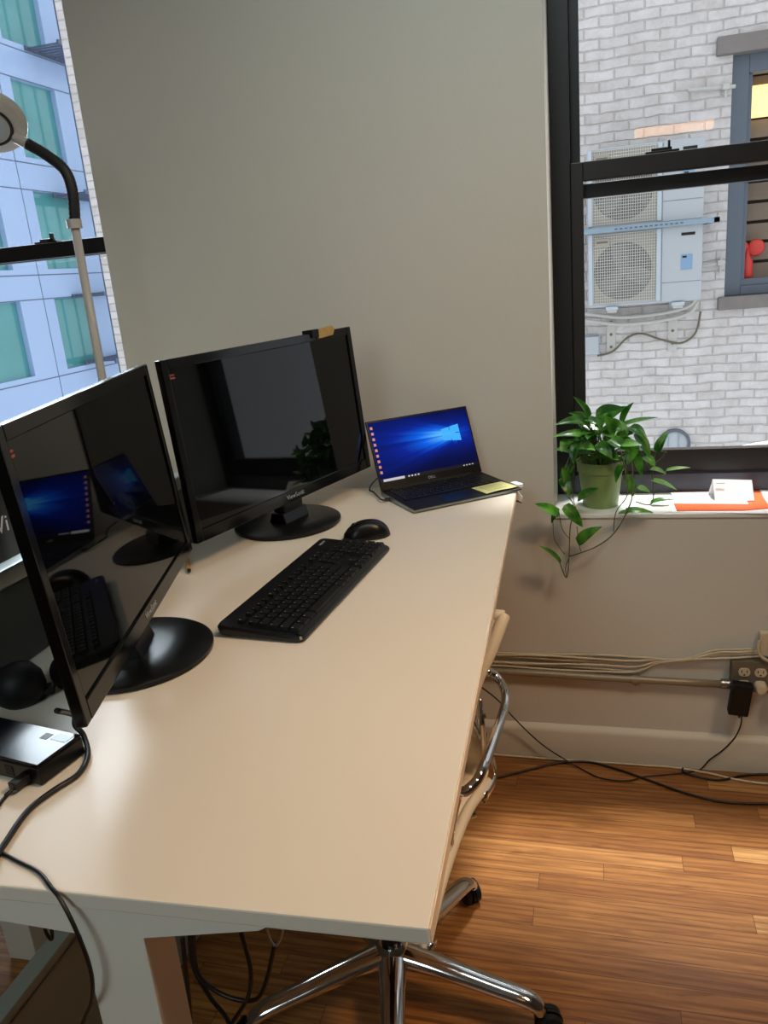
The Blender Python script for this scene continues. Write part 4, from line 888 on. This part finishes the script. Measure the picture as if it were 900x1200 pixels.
# ------------------------------------------------------------------ task lamp on the far desk
tlp = empty('task_lamp', (-1.285, -0.30, ZT)); tag(tlp, 'pale grey task lamp with a black flexible neck in front of the left window', 'lamp')
def rel(o, p): return V(p) - o.location
bm = BM(); lathe(bm, [(0, 0), (0.09, 0), (0.095, 0.006), (0.09, 0.014), (0.02, 0.02), (0, 0.02)], 40); new_obj('base', bm, M['lamp_grey'], tlp, smooth=True, angle=40)
top = rel(tlp, P(87, 262, Y=-0.30)); 
bm = BM(); tube(bm, [(0, 0, 0.012), top * 0.5, top], 0.0112, 16, n=1); new_obj('pole', bm, M['lamp_grey'], tlp, smooth=True)
bm = BM(); tube(bm, [top + V((0, 0, -0.012)), top + V((0, 0, 0.010))], 0.0185, 18, n=1); new_obj('collar', bm, M['lamp_grey'], tlp, smooth=True, angle=40)
nk = [P(88, 262, Y=-0.30), P(85, 225, Y=-0.30), P(76, 200, Y=-0.30), P(55, 182, Y=-0.30), P(31, 168, Y=-0.30)]
bm = BM(); path = catmull([rel(tlp, p) for p in nk], 14)
tube(bm, path, [0.0145 if i % 2 else 0.0132 for i in range(len(path))], 14, n=1); new_obj('flexible_neck', bm, M['lamp_black'], tlp, smooth=True)
hj = rel(tlp, P(31, 168, Y=-0.30)); hc = rel(tlp, P(-12, 146, Y=-0.30))
dirh = (hc - hj).normalized()
bm = BM(); tube(bm, [hj - dirh * 0.006, hj + dirh * 0.012, hj + dirh * 0.03], 0.02, 14, n=3, flat=(0.017, 0.013)); ah = new_obj('neck_socket', bm, M['lamp_grey'], tlp, smooth=True, angle=40)
nrm = V((0.30, -0.62, -0.72)).normalized()   # the lamp face looks down and towards the room
xh = dirh - nrm * dirh.dot(nrm); xh.normalize(); yh = nrm.cross(xh)
HM = frame_axes(hc, xh, yh, nrm)
bm = BM(); lathe(bm, [(0.040, 0.012), (0.046, 0.010), (0.075, 0.004), (0.086, -0.004), (0.088, -0.014), (0.080, -0.026), (0.0, -0.034)], 40, mx=HM); new_obj('head', bm, M['lamp_grey'], tlp, smooth=True, angle=50)
bm = BM(); lathe(bm, [(0, 0.006), (0.030, 0.007), (0.043, 0.011)], 40, mx=HM); new_obj('diffuser', bm, M['white_trim'], tlp, smooth=True)
bm = BM(); lathe(bm, [(0.047, 0.0105), (0.051, 0.0125), (0.055, 0.010)], 40, mx=HM); new_obj('trim_ring', bm, M['sat_black'], tlp, smooth=True)

# ------------------------------------------------------------------ office chair pushed under the desk
ch = empty('office_chair', (-0.423, -0.924, 0)); tag(ch, 'cream office chair with polished metal arms and star base tucked under the desk', 'chair')
def rc(p): return V(p) - V((-0.423, -0.924, 0))
for k in range(5):
    a = math.radians(-5 + 72 * k); d = V((math.cos(a), math.sin(a), 0)) * 1.03; s_ = V((-d.y, d.x, 0))
    bm = BM(); tube(bm, [d * 0.02 + V((0, 0, 0.125)), d * 0.10 + V((0, 0, 0.112)), d * 0.20 + V((0, 0, 0.092)), d * 0.272 + V((0, 0, 0.080)), d * 0.296 + V((0, 0, 0.062)), d * 0.300 + V((0, 0, 0.052))], 0.02, 14, n=5, flat=None) if False else None
    rr = [(0.030, 0.022), (0.025, 0.018), (0.022, 0.015), (0.021, 0.014), (0.019, 0.013), (0.016, 0.012)]
    ctl = catmull([d * 0.015 + V((0, 0, 0.125)), d * 0.10 + V((0, 0, 0.112)), d * 0.20 + V((0, 0, 0.093)), d * 0.268 + V((0, 0, 0.080)), d * 0.292 + V((0, 0, 0.066)), d * 0.298 + V((0, 0, 0.052))], 4)
    rings = []
    for i, p in enumerate(ctl):
        t = (ctl[min(i + 1, len(ctl) - 1)] - ctl[max(i - 1, 0)]).normalized(); uu = s_.cross(t).normalized(); q_ = i / (len(ctl) - 1) * 5; j = min(int(q_), 4); w_ = rr[j][0] + (rr[j + 1][0] - rr[j][0]) * (q_ - j); h_ = rr[j][1] + (rr[j + 1][1] - rr[j][1]) * (q_ - j)
        rings.append([bm.verts.new(p + s_ * (w_ * math.cos(2 * PI * z / 14)) + uu * (h_ * math.sin(2 * PI * z / 14))) for z in range(14)])
    for a_, b_ in zip(rings[:-1], rings[1:]):
        for z in range(14): bm.faces.new((a_[z], a_[(z + 1) % 14], b_[(z + 1) % 14], b_[z]))
    bm.faces.new(rings[0][::-1]); bm.faces.new(rings[-1])
    sb = new_obj('base_arm', bm, M['chrome'], ch, smooth=True)
    # twin-wheel caster
    cc = d * 0.300; sw_ = math.radians([20, 60, 140, -40, 100][k]); wd = V((math.cos(a + sw_), math.sin(a + sw_), 0)); wp = V((-wd.y, wd.x, 0))
    ctr = cc + wd * 0.012 + V((0, 0, 0.0265))
    for sgn in (-1, 1):
        bm = BM(); lathe(bm, [(0, -0.009), (0.022, -0.009), (0.0265, -0.006), (0.0265, 0.006), (0.022, 0.009), (0, 0.009)], 24, mx=frame_axes(ctr + wp * (0.012 * sgn), wd, V((0, 0, 1)), wp)); new_obj('caster_wheel', bm, M['matte_black'], ch, smooth=True, angle=40)
    bm = BM(); lathe(bm, [(0.0, -0.0025), (0.0285, -0.0025), (0.0285, 0.0025), (0, 0.0025)], 24, mx=frame_axes(ctr, wd, V((0, 0, 1)), wp)); tube(bm, [cc + V((0, 0, 0.03)), cc + V((0, 0, 0.07))], 0.008, 10, n=1); new_obj('caster_fork', bm, M['sat_black'], ch)
bm = BM(); lathe(bm, [(0, 0.09), (0.03, 0.092), (0.037, 0.105), (0.036, 0.140), (0.026, 0.152), (0, 0.152)], 32); new_obj('base_hub', bm, M['chrome'], ch, smooth=True, angle=45)
bm = BM(); lathe(bm, [(0, 0.15), (0.021, 0.15), (0.021, 0.27), (0.014, 0.272), (0.014, 0.42), (0, 0.42)], 24); new_obj('gas_column', bm, M['sat_black'], ch, smooth=True, angle=40)
bm = BM(); box(bm, -0.07, 0.07, -0.09, 0.09, 0.385, 0.425, 0.01); new_obj('tilt_mechanism', bm, M['sat_black'], ch)
# right rail profile measured along the sling (front ... seat ... bend ... back top)
railR = [(-0.272, -1.205, 0.446), (-0.270, -1.185, 0.462), (-0.266, -1.066, 0.470), (-0.252, -0.900, 0.466), (-0.230, -0.790, 0.452), (-0.224, -0.745, 0.466), (-0.238, -0.754, 0.528), (-0.258, -0.768, 0.600), (-0.244, -0.750, 0.665), (-0.216, -0.715, 0.722), (-0.196, -0.680, 0.768), (-0.192, -0.668, 0.778)]
left = (V((-1, 0.10, 0))).normalized() * 0.44
rail = catmull([rc(p) for p in railR], 5)
def sling(inset, dz, thick, wave):
    bm = BM(); K = 12; top_ = []; bot = []
    for i, p in enumerate(rail):
        t = (rail[min(i + 1, len(rail) - 1)] - rail[max(i - 1, 0)]).normalized(); nn = t.cross(left.normalized()).normalized()
        if i < 12 and nn.z < 0: nn = -nn
        rowt, rowb = [], []
        for k in range(K + 1):
            f_ = k / K; sag = math.sin(PI * f_) * 0.018; ed = min(f_, 1 - f_) * K; tk = thick * (0.35 if ed < 0.5 else 1.0)
            q_ = p + left * (inset / 0.44 + f_ * (1 - 2 * inset / 0.44)) - nn * sag
            rib = wave * (1 if (i // 3) % 2 else 0)
            rowt.append(bm.verts.new(q_ + nn * (tk / 2 + rib))); rowb.append(bm.verts.new(q_ - nn * (tk / 2)))
        top_.append(rowt); bot.append(rowb)
    for i in range(len(rail) - 1):
        for k in range(K):
            bm.faces.new((top_[i][k], top_[i][k + 1], top_[i + 1][k + 1], top_[i + 1][k])); bm.faces.new((bot[i][k], bot[i + 1][k], bot[i + 1][k + 1], bot[i][k + 1]))
        bm.faces.new((top_[i][0], top_[i + 1][0], bot[i + 1][0], bot[i][0])); bm.faces.new((top_[i][K], bot[i][K], bot[i + 1][K], top_[i + 1][K]))
    for k in range(K):
        bm.faces.new((top_[0][k], bot[0][k], bot[0][k + 1], top_[0][k + 1])); bm.faces.new((top_[-1][k], top_[-1][k + 1], bot[-1][k + 1], bot[-1][k]))
    return bm
new_obj('seat_sling', sling(0.004, 0, 0.014, 0.0015), M['leather'], ch, smooth=True)
# padded cream edge rolls (back edge visible beside the desk), metal side rails
n_ = len(rail)
bm = BM(); tube(bm, rail[int(n_ * 0.58):], 0.0135, 14, n=1); tube(bm, [p + left for p in rail[int(n_ * 0.58):]], 0.0135, 14, n=1); tube(bm, [rail[-1], rail[-1] + left * 0.5 + V((0, 0.012, 0)), rail[-1] + left], 0.0135, 14, n=8); new_obj('back_edge_roll', bm, M['leather'], ch, smooth=True)
for sg in (0, 1):
    bm = BM(); tube(bm, [p + left * sg for p in rail[:int(n_ * 0.40)]], 0.011, 12, n=1); new_obj('seat_edge_roll', bm, M['leather'], ch, smooth=True)
for sgn in (0, 1):
    off = left * sgn + left.normalized() * (-0.010 if sgn == 0 else 0.010)
    bm = BM(); tube(bm, [p + off - V((0, 0, 0.008)) for p in rail[int(n_ * 0.33):int(n_ * 0.66)]], 0.006, 10, n=1, flat=(0.004, 0.011)); new_obj('side_rail', bm, M['chrome'], ch, smooth=True)
    bm = BM(); tube(bm, [p + off for p in rail[:4]], 0.006, 10, n=1, flat=(0.006, 0.014)); new_obj('rail_end', bm, M['chrome'], ch, smooth=True)
    armp = [tuple(P(*a_[:2], X=a_[2])) for a_ in ((570, 787, -0.230), (577, 789, -0.222), (587, 800, -0.203), (592, 813, -0.188), (591, 830, -0.184), (579, 865, -0.190), (566, 900, -0.198), (558, 916, -0.207), (546, 927, -0.222), (536, 932, -0.240))] + [(-0.255, -1.050, 0.540), (-0.262, -1.03, 0.500), (-0.285, -1.01, 0.452)]
    ap = [rc(p) for p in armp]
    if sgn: ap = [V((-(p.x) + 2 * (rail[10].x + left.x / 2) * 1.0, p.y + 0.03, p.z)) for p in ap]
    bm = BM(); tube(bm, ap, 0.0092, 12, n=8, upv=(0.3, 0.1, 1)); new_obj('arm_rest', bm, M['chrome'], ch, smooth=True)
    bm = BM(); c0 = rc((-0.240, -0.785, 0.590)) + left * sgn
    tube(bm, [c0 + V((0.004, 0.02, 0.05)), c0 + V((0.010, 0, 0)), c0 + V((0.006, 0.02, -0.08))], [0.006, 0.013, 0.006], 12, flat=(0.006, 0.016)); new_obj('pivot_plate', bm, M['chrome'], ch, smooth=True)
    for dz in (0.022, -0.022):
        bm = BM(); lathe(bm, [(0, 0.003), (0.005, 0.0025), (0.007, 0)], 14, mx=Matrix.Translation(c0 + V((0.016 if not sgn else -0.016, 0, dz))) @ Matrix.Rotation(PI / 2 if not sgn else -PI / 2, 4, 'Y')); new_obj('screw', bm, M['steel'], ch, smooth=True)
mid = rc((-0.24, -0.87, 0.46))
bm = BM(); tube(bm, [mid + V((0, 0, -0.012)), V((mid.x - 0.1, 0.02, 0.425)), V((0.0, 0.0, 0.42)), V((mid.x + left.x + 0.1, 0.04, 0.425)), mid + left + V((0, 0, -0.012))], 0.011, 12); new_obj('seat_spreader', bm, M['chrome'], ch, smooth=True)

# ------------------------------------------------------------------ wall conduit, cables, outlets
cd = empty('wall_conduit', (0, 0, 0.283)); tag(cd, 'painted metal conduit running along the wall into the outlet box', 'conduit')
bm = BM(); tube(bm, [(-0.9, -0.016, 0.012), (-0.3, -0.016, 0.010), (0.0, -0.016, 0.004), (0.358, -0.016, 0.0)], 0.0105, 12, n=2); new_obj('tube', bm, M['conduit'], cd, smooth=True)
for x in (0.10, 0.342):
    bm = BM(); tube(bm, [(x - 0.010, -0.016, 0.002), (x + 0.012, -0.016, 0.002)], 0.0145, 12, n=1); new_obj('coupling', bm, M['conduit'] if x < 0.2 else M['steel'], cd, smooth=True, angle=40)
bm = BM(); tube(bm, [(0.10, -0.016, 0.0), (0.10, -0.004, -0.016), (0.10, -0.001, -0.022)], 0.006, 8, n=1); new_obj('strap', bm, M['conduit'], cd, smooth=True)
zs = [0.352, 0.345, 0.337, 0.322, 0.312, 0.305]
for k, z in enumerate(zs):
    pts = [(-0.95, -0.006, z + 0.01)]
    for i in range(8):
        x = -0.6 + i * 0.1; pts.append((x, -0.006 - 0.004 * (k % 2), z + 0.003 * math.sin(i * 1.3 + k * 2.1)))
    rise = 0.382 + 0.006 * (k % 3) if k < 5 else 0.372
    pts += [(0.16, -0.009, z + (0.352 - z) * 0.45 + 0.002 * k), (0.24, -0.010 - 0.002 * k, 0.350 + 0.004 * (k % 3)), (0.31, -0.012 - 0.002 * k, rise - 0.006), (0.37, -0.014 - 0.002 * k, rise), (0.46, -0.012, rise + 0.002), (0.75, -0.01, rise)]
    bm = BM(); tube(bm, pts, 0.0034, 8, n=5)
    tag(new_obj('wall_cable', bm, M['cable_cream'], smooth=True), ['topmost cream cable of the bundle along the wall', 'second cream cable from the top of the wall bundle', 'third cream cable from the top of the wall bundle', 'cream cable third from the bottom of the wall bundle', 'cream cable second from the bottom of the wall bundle', 'lowest cream cable of the bundle, just above the conduit'][k], 'cable', 'cream cables bundled along the wall')
ob = empty('outlet_box', (0.410, -0.0, 0.326)); tag(ob, 'grey wall outlet box with two almond duplex receptacles', 'outlet')
bm = BM(); box(bm, -0.055, 0.060, -0.026, 0, -0.058, 0.040, 0.004); new_obj('box_body', bm, M['box_grey'], ob)
bm = BM(); box(bm, -0.053, 0.058, -0.030, -0.026, -0.056, 0.038, 0.002); fp = new_obj('face_plate', bm, M['box_grey'], ob)
for x in (-0.021, 0.021):
    for z in (0.006, -0.032):
        bm = BM(); pts = []
        for k in range(24):
            a = 2 * PI * k / 24; pts.append((x + 0.0155 * math.cos(a), z + max(-0.0125, min(0.0125, 0.0155 * math.sin(a)))))
        prism(bm, pts, 'y', -0.033, -0.029, 0.0008); rcp = new_obj('receptacle', bm, M['receptacle'], fp)
        for x0_, x1_ in ((-0.0080, -0.0056), (0.0056, 0.0078)):
            bm = BM(); box(bm, x + x0_, x + x1_, -0.0336, -0.032, z - 0.001, z + 0.007); new_obj('slot', bm, M['dark_slot'], rcp)
        bm = BM(); lathe(bm, [(0, 0.0004), (0.0026, 0.0004)], 10, mx=Matrix.Translation((x, -0.0333, z - 0.007)) @ Matrix.Rotation(PI / 2, 4, 'X')); new_obj('ground_hole', bm, M['dark_slot'], rcp)
o2 = empty('wall_socket', (0.487, 0, 0.418)); tag(o2, 'cream wall plate high at the right picture edge above the outlet box', 'outlet')
bm = BM(); box(bm, -0.062, 0.06, -0.022, 0, -0.040, 0.030, 0.004); new_obj('plate', bm, M['receptacle'], o2)
bm = BM(); box(bm, -0.040, -0.012, -0.026, -0.021, -0.02, 0.016, 0.003); new_obj('switch', bm, M['trim'], o2)
bm = BM(); tube(bm, [(0.424, -0.03, 0.43), (0.420, -0.034, 0.405), (0.432, -0.036, 0.382), (0.46, -0.036, 0.368), (0.52, -0.03, 0.35)], 0.0045, 8); tag(new_obj('plate_cable', bm, M['cable_cream'], smooth=True), 'thick cream cable dropping from the wall plate and bending right', 'cable')
for (x, z, lab, rr_) in ((0.431, 0.292, 'round white plug in the lower right receptacle', 0.017), (0.484, 0.268, 'white plug hanging at the right picture edge below the outlet box', 0.022)):
    pg = empty('white_plug', (x, -0.033, z)); tag(pg, lab, 'plug')
    bm = BM(); lathe(bm, [(0, 0.0), (rr_, 0.0), (rr_, 0.014), (rr_ * 0.7, 0.026), (0, 0.028)], 20, mx=Matrix.Rotation(PI / 2, 4, 'X')); new_obj('plug_body', bm, M['receptacle'], pg, smooth=True, angle=50)
    bm = BM(); tube(bm, [(0.012, -0.014, 0), (0.04, -0.02, -0.004), (0.08, -0.02, -0.02)], 0.0035, 8); new_obj('lead', bm, M['cable_cream'], pg, smooth=True)
cg = empty('power_adapter', (0.378, -0.036, 0.262)); cg.rotation_euler = (0.06, 0.10, 0); tag(cg, 'black power adapter plugged into the lower left of the outlet box', 'power adapter')
bm = BM(); box(bm, -0.0265, 0.0265, -0.030, 0.0, -0.050, 0.048, 0.004); new_obj('adapter_body', bm, M['matte_black'], cg)
bm = BM(); tube(bm, [(0.006, -0.014, -0.048), (0.007, -0.014, -0.064)], [0.0045, 0.003], 10, n=1); new_obj('strain_relief', bm, M['cable_black'], cg, smooth=True)
F = 0.004
def fl(x, y, dz=0):
    p = P(x, y, Z=F + dz); p.y = min(p.y, -0.026); return p
bm = BM(); tube(bm, [P(869, 838, Y=-0.050), P(868, 850, Y=-0.048), P(860, 866, Y=-0.040), P(846, 880, Y=-0.032), P(832, 890, Y=-0.027), fl(820, 899), fl(806, 905), fl(780, 908), fl(756, 910), fl(735, 915), fl(705, 912), fl(683, 902, 0.001), P(662, 890, Y=-0.045), P(640, 876, Y=-0.045), P(622, 861, Y=-0.045), P(601, 840, Y=-0.06), P(585, 822, Y=-0.12), P(565, 806, Y=-0.16), P(540, 790, Y=-0.2)], 0.0021, 8, n=8)
tag(new_obj('power_lead', bm, M['cable_black'], smooth=True), 'thin black lead from the adapter dipping to the floor and rising behind the chair', 'cable')
bm = BM(); tube(bm, [fl(540, 925), fl(585, 911), fl(620, 902), fl(655, 894), fl(690, 893), fl(725, 902), fl(765, 916), fl(805, 930), fl(850, 940), fl(905, 942), fl(950, 942)], 0.0036, 8, n=8)
tag(new_obj('floor_cable', bm, M['cable_black'], smooth=True), 'thick black cable sweeping across the floor, the one nearest the viewer', 'cable')
bm = BM(); tube(bm, [fl(800, 900), fl(802, 905, 0.004), fl(820, 911, 0.002), fl(845, 914), fl(870, 909), fl(900, 904), fl(950, 903)], 0.0034, 8, n=8)
tag(new_obj('floor_cable', bm, M['cable_black'], smooth=True), 'short thick black cable on the floor below the power adapter', 'cable')
bm = BM(); tube(bm, [fl(530, 878), fl(575, 883), fl(640, 889), fl(700, 891), fl(745, 890), fl(790, 895), fl(830, 906), fl(865, 914), fl(905, 919), fl(950, 921)], 0.0032, 8, n=8)
tag(new_obj('floor_cable', bm, M['cable_cream'], smooth=True), 'cream cable lying on the floor along the foot of the wall', 'cable')

# ------------------------------------------------------------------ papers on the sill
def sheet(name, pts, z, th, m, label, curl=None):
    bm = BM(); prism(bm, pts, 'z', z, z + th); o = new_obj(name, bm, m); tag(o, label, 'paper'); return o
q = lambda x, y, z: tuple(P(x, y, Z=z)[:2])
z_ = SILL
sheet('paper_sheet', [q(782, 590, z_), q(788, 601.0, z_), q(905, 602.2, z_), q(920, 600, z_), q(908, 590, z_), q(900, 577, z_), q(790, 577, z_)], z_ + 0.0003, 0.0012, M['paper'], 'bottom white sheet under the orange folder on the window sill')
sheet('orange_folder', [q(790, 592, z_), q(793, 599.6, z_), q(873, 599.2, z_), q(903, 596.5, z_), q(888, 574, z_), q(860, 576, z_), q(789, 578, z_)], z_ + 0.0018, 0.0020, M['orange'], 'orange folder lying among the papers on the window sill')
sheet('paper_sheet', [q(786, 579, z_), q(790, 592.0, z_), q(877, 592.5, z_), q(868, 577, z_)], z_ + 0.0042, 0.0010, M['paper'], 'white sheet lying on top of the orange folder on the sill')
sheet('paper_sheet', [q(888, 574, z_), q(905, 594, z_), q(930, 590, z_), q(915, 573, z_)], z_ + 0.0040, 0.0010, M['paper'], 'white sheet at the right picture edge on the window sill')
cdm = empty('folded_card', P(858, 587, Z=z_ + 0.0055)); tag(cdm, 'white folded card standing tilted on the papers on the sill', 'card')
c0 = cdm.location.copy()
def cp(x, y, Y): return P(x, y, Y=Y) - c0
yb = c0.y; 
a1, a2, a3, a4 = cp(838, 588.0, yb), cp(884, 587.5, yb), cp(881, 562.5, yb + 0.035), cp(835, 561.5, yb + 0.035)
a1.z = a2.z = 0.0
bm = BM(); f0 = [bm.verts.new(p) for p in (a1, a2, a3, a4)]; bm.faces.new(f0); o = new_obj('front_leaf', bm, M['paper'], cdm); sd = o.modifiers.new('s', 'SOLIDIFY'); sd.thickness = 0.0008
bm = BM(); bk = [bm.verts.new(p) for p in (a4, a3, V((a2.x, a2.y + 0.07, 0.0)), V((a1.x - 0.01, a1.y + 0.07, 0.0)))]; bm.faces.new(bk); o = new_obj('back_leaf', bm, M['paper'], cdm); sd = o.modifiers.new('s', 'SOLIDIFY'); sd.thickness = 0.0008
bm = BM(); prism(bm, [(a4.x + 0.008, a4.z - 0.008), (a4.x + 0.03, a4.z - 0.008), (a4.x + 0.03, a4.z - 0.010), (a4.x + 0.008, a4.z - 0.010)], 'y', a4.y - 0.0135, a4.y - 0.012); new_obj('printed_line', bm, M['logo'], cdm)

# ------------------------------------------------------------------ potted pothos
PC = V((0.006, 0.088, SILL))
pl = empty('potted_plant', PC); tag(pl, 'trailing green pothos in a green pot on the window sill', 'potted plant')
bm = BM(); lathe(bm, [(0, 0.0), (0.046, 0.0), (0.049, 0.004), (0.052, 0.03), (0.060, 0.098), (0.0605, 0.102), (0.064, 0.104), (0.066, 0.131), (0.0665, 0.134), (0.063, 0.134), (0.061, 0.115), (0, 0.115)], 48); new_obj('pot', bm, M['pot'], pl, smooth=True, angle=40)
bm = BM(); lathe(bm, [(0.0612, 0.118), (0.05, 0.121), (0, 0.124)], 30); new_obj('soil', bm, M['soil'], pl, smooth=True)
def leaf(bm, base, tip, width, up, droop=0.2, fold=0.25, mat_=0):
    base = V(base); tip = V(tip); ax = tip - base; Ln = ax.length; t = ax.normalized(); up = V(up); s_ = t.cross(up)
    if s_.length < 1e-4: s_ = t.cross(V((1, 0, 0)))
    s_.normalize(); n_ = s_.cross(t).normalized(); K = 9; prev = None
    for i in range(K + 1):
        f_ = i / K
        w = width * (math.sin(PI * min(1, f_ ** 0.62)) ** 0.85 if 0 < f_ < 1 else 0.0) * 0.5
        cpt = base + t * (Ln * f_) + n_ * (Ln * droop * math.sin(PI * f_) * 0.5)
        back = -t * (0.10 * Ln * (1 - f_) ** 3) * (1 if i else 0)
        row = [bm.verts.new(cpt + s_ * (w * j / 2) + n_ * (abs(j) * w * fold * 0.5) + back * (abs(j) / 2)) for j in (-2, -1, 0, 1, 2)] if 0 < i < K else [bm.verts.new(cpt)]
        if prev:
            if len(prev) == 1 and len(row) == 5:
                for j in range(4): bm.faces.new((prev[0], row[j + 1], row[j])).material_index = mat_
            elif len(row) == 1:
                for j in range(4): bm.faces.new((prev[j], prev[j + 1], row[0])).material_index = mat_
            else:
                for j in range(4): bm.faces.new((prev[j], prev[j + 1], row[j + 1], row[j])).material_index = mat_
        prev = row
def pw(x, y, Y): return P(x, y, Y=Y) - PC
# (base x,y,Y) (tip x,y,Y) width, pale?
LV = [((690, 490, .07), (671, 464, .05), .024, 0), ((693, 500, .08), (650, 498, .02), .040, 0), ((700, 515, .05), (646, 512, .0), .032, 0), ((692, 512, .03), (688, 515, -.03), .03, 0),
      ((668, 530, .05), (649, 527, .02), .022, 1), ((690, 495, .09), (666, 484, .07), .036, 0), ((698, 488, .10), (732, 478, .06), .040, 0), ((712, 492, .12), (738, 476, .10), .030, 0),
      ((730, 497, .10), (743, 471, .08), .030, 0), ((725, 500, .09), (772, 489, .08), .026, 0), ((738, 500, .07), (758, 515, .04), .034, 0), ((745, 508, .06), (762, 538, .03), .040, 0),
      ((715, 515, .02), (738, 530, -.02), .040, 0), ((700, 520, .02), (718, 538, -.01), .036, 0), ((680, 518, .03), (672, 545, .0), .036, 0), ((672, 545, .03), (662, 562, .01), .03, 0),
      ((668, 545, .04), (658, 575, .01), .034, 0), ((705, 505, .03), (690, 488, .0), .038, 0), ((720, 505, .04), (708, 487, .03), .038, 0), ((735, 510, .03), (725, 492, .02), .034, 0),
      ((700, 500, .12), (715, 480, .14), .036, 0), ((690, 505, .12), (676, 492, .14), .034, 0), ((745, 520, .02), (735, 545, .0), .036, 0), ((728, 520, .0), (752, 522, -.02), .036, 0),
      ((680, 525, .0), (698, 528, -.04), .036, 0), ((665, 515, .02), (658, 530, -.01), .03, 0), ((742, 530, .06), (752, 560, .04), .030, 0), ((736, 556, .04), (742, 582, .02), .032, 0),
      ((770, 530, .05), (784, 505, .06), .026, 0), ((772, 530, .05), (779, 512, .03), .018, 1), ((781, 551, .05), (810, 548, .05), .013, 1), ((762, 550, .04), (781, 556, .02), .020, 1),
      ((763, 563, .03), (794, 575, .0), .018, 1), ((748, 570, .03), (762, 577, .01), .018, 1), ((730, 545, .0), (722, 566, -.01), .026, 0), ((755, 535, .05), (768, 548, .02), .03, 0),
      # trailing leaves
      ((655, 603, -.05), (626, 590, -.075), .034, 0), ((654, 595, -.05), (646, 614, -.065), .020, 0), ((661, 592, -.05), (683, 618, -.055), .036, 0), ((677, 637, -.045), (706, 617, -.05), .036, 0),
      ((657, 661, -.06), (630, 639, -.08), .022, 0), ((732, 599, -.03), (766, 601, -.02), .020, 0), ((736, 600, -.035), (724, 602, -.05), .018, 0), ((677, 585, -.0), (702, 572, -.03), .034, 0),
      ((664, 568, -.01), (658, 548, -.02), .03, 0), ((658, 560, .0), (668, 582, -.03), .028, 0), ((762, 590, .08), (790, 586, .08), .022, 0)]
rnd2 = random.Random(5)
for i in range(34):   # the inner mass of leaves above the soil
    a = rnd2.uniform(0, 2 * PI); r_ = rnd2.uniform(0.0, 0.045); zz = rnd2.uniform(0.15, 0.235); b0 = V((r_ * math.cos(a), r_ * math.sin(a), zz))
    t0 = b0 + V((math.cos(a + rnd2.uniform(-.6, .6)) * 0.055, math.sin(a + rnd2.uniform(-.6, .6)) * 0.055, rnd2.uniform(-0.02, 0.035)))
    LV.append((b0, t0, rnd2.uniform(.028, .042), 1 if rnd2.random() < 0.12 else 0))
bm = BM(); bs = BM()
for b0, t0, w, pale in LV:
    p0 = b0 if isinstance(b0, V) else pw(*b0); p1 = t0 if isinstance(t0, V) else pw(*t0)
    ax = (p1 - p0)
    upv = V((rnd2.uniform(-.25, .25), -0.55 + rnd2.uniform(-.3, .3), 1.0))
    leaf(bm, p0, p1, w, upv, droop=rnd2.uniform(0.05, 0.28), fold=rnd2.uniform(0.1, 0.5), mat_=pale)
    if p0.z > 0.09 and math.hypot(p0.x, p0.y) < 0.16:
        root = V((p0.x * 0.3 + rnd2.uniform(-.015, .015), p0.y * 0.3, 0.12)); midp = (root + p0) / 2 + V((0, 0, 0.03 if p0.z > 0.12 else 0.06))
        tube(bs, [root, midp, p0], [0.0016, 0.0013, 0.001], 6, n=5)
new_obj('foliage', bm, [M['leaf'], M['leaf_pale']], pl, smooth=True)
new_obj('stems', bs, M['stem'], pl, smooth=True)
vines = [([(736, 530, .05), (741, 545, .0), (741, 575, -.02), (738, 592, -.045), (722, 622, -.045), (700, 640, -.05), (668, 652, -.05)], .0018),
         ([(728, 533, .04), (733, 555, .0), (735, 580, -.02), (722, 600, -.045), (719, 623, -.045)], .0014),
         ([(670, 540, .03), (664, 555, .0), (661, 575, -.02), (672, 592, -.045), (668, 620, -.05), (667, 650, -.055), (664, 677, -.055), (656, 660, -.06)], .0016),
         ([(668, 560, .0), (672, 585, -.03), (676, 600, -.045)], .0012),
         ([(655, 600, -.05), (659, 620, -.05), (668, 632, -.05)], .0012), ([(648, 610, -.06), (650, 632, -.06), (662, 650, -.058)], .0011),
         ([(676, 617, -.05), (679, 640, -.05), (682, 648, -.05)], .0011), ([(664, 677, -.055), (663, 665, -.058), (668, 650, -.055)], .0013),
         ([(742, 520, .06), (762, 545, .05), (765, 560, .03), (764, 590, .03), (745, 588, .02)], .0016), ([(764, 545, .05), (770, 530, .05), (782, 530, .05)], .0014), ([(765, 558, .03), (776, 558, .03), (781, 551, .05)], .0014), ([(764, 545, .05), (776, 536, .04), (780, 528, .04)], .0013)]
bm = BM()
for pts, r_ in vines: tube(bm, [pw(*p) for p in pts], r_, 7, n=6)
new_obj('vines', bm, M['stem_dark'], pl, smooth=True)

# ------------------------------------------------------------------ room behind the camera (seen only in reflections): lamp
pdn = empty('linear_pendant_lamp', (0.468, -3.0, 2.203)); tag(pdn, 'warm linear pendant lamp mirrored in the upper window pane', 'lamp')
M['warm_lamp'] = mat('warm_lamp_diffuser', S(255, 214, 150), 0.5, emit=S(255, 176, 84), estr=4.5)
bm = BM(); box(bm, -0.24, 0.24, -0.05, 0.05, 0.0, 0.03, 0.006); new_obj('housing', bm, M['alu'], pdn)
bm = BM(); box(bm, -0.23, 0.23, -0.045, 0.045, -0.045, 0.0, 0.004); new_obj('diffuser', bm, M['warm_lamp'], pdn)
for dx in (-0.18, 0.18):
    bm = BM(); tube(bm, [(dx, 0, 0.03), (dx, 0, ZC - 2.203)], 0.0015, 6, n=1); new_obj('hanging_wire', bm, M['steel'], pdn)
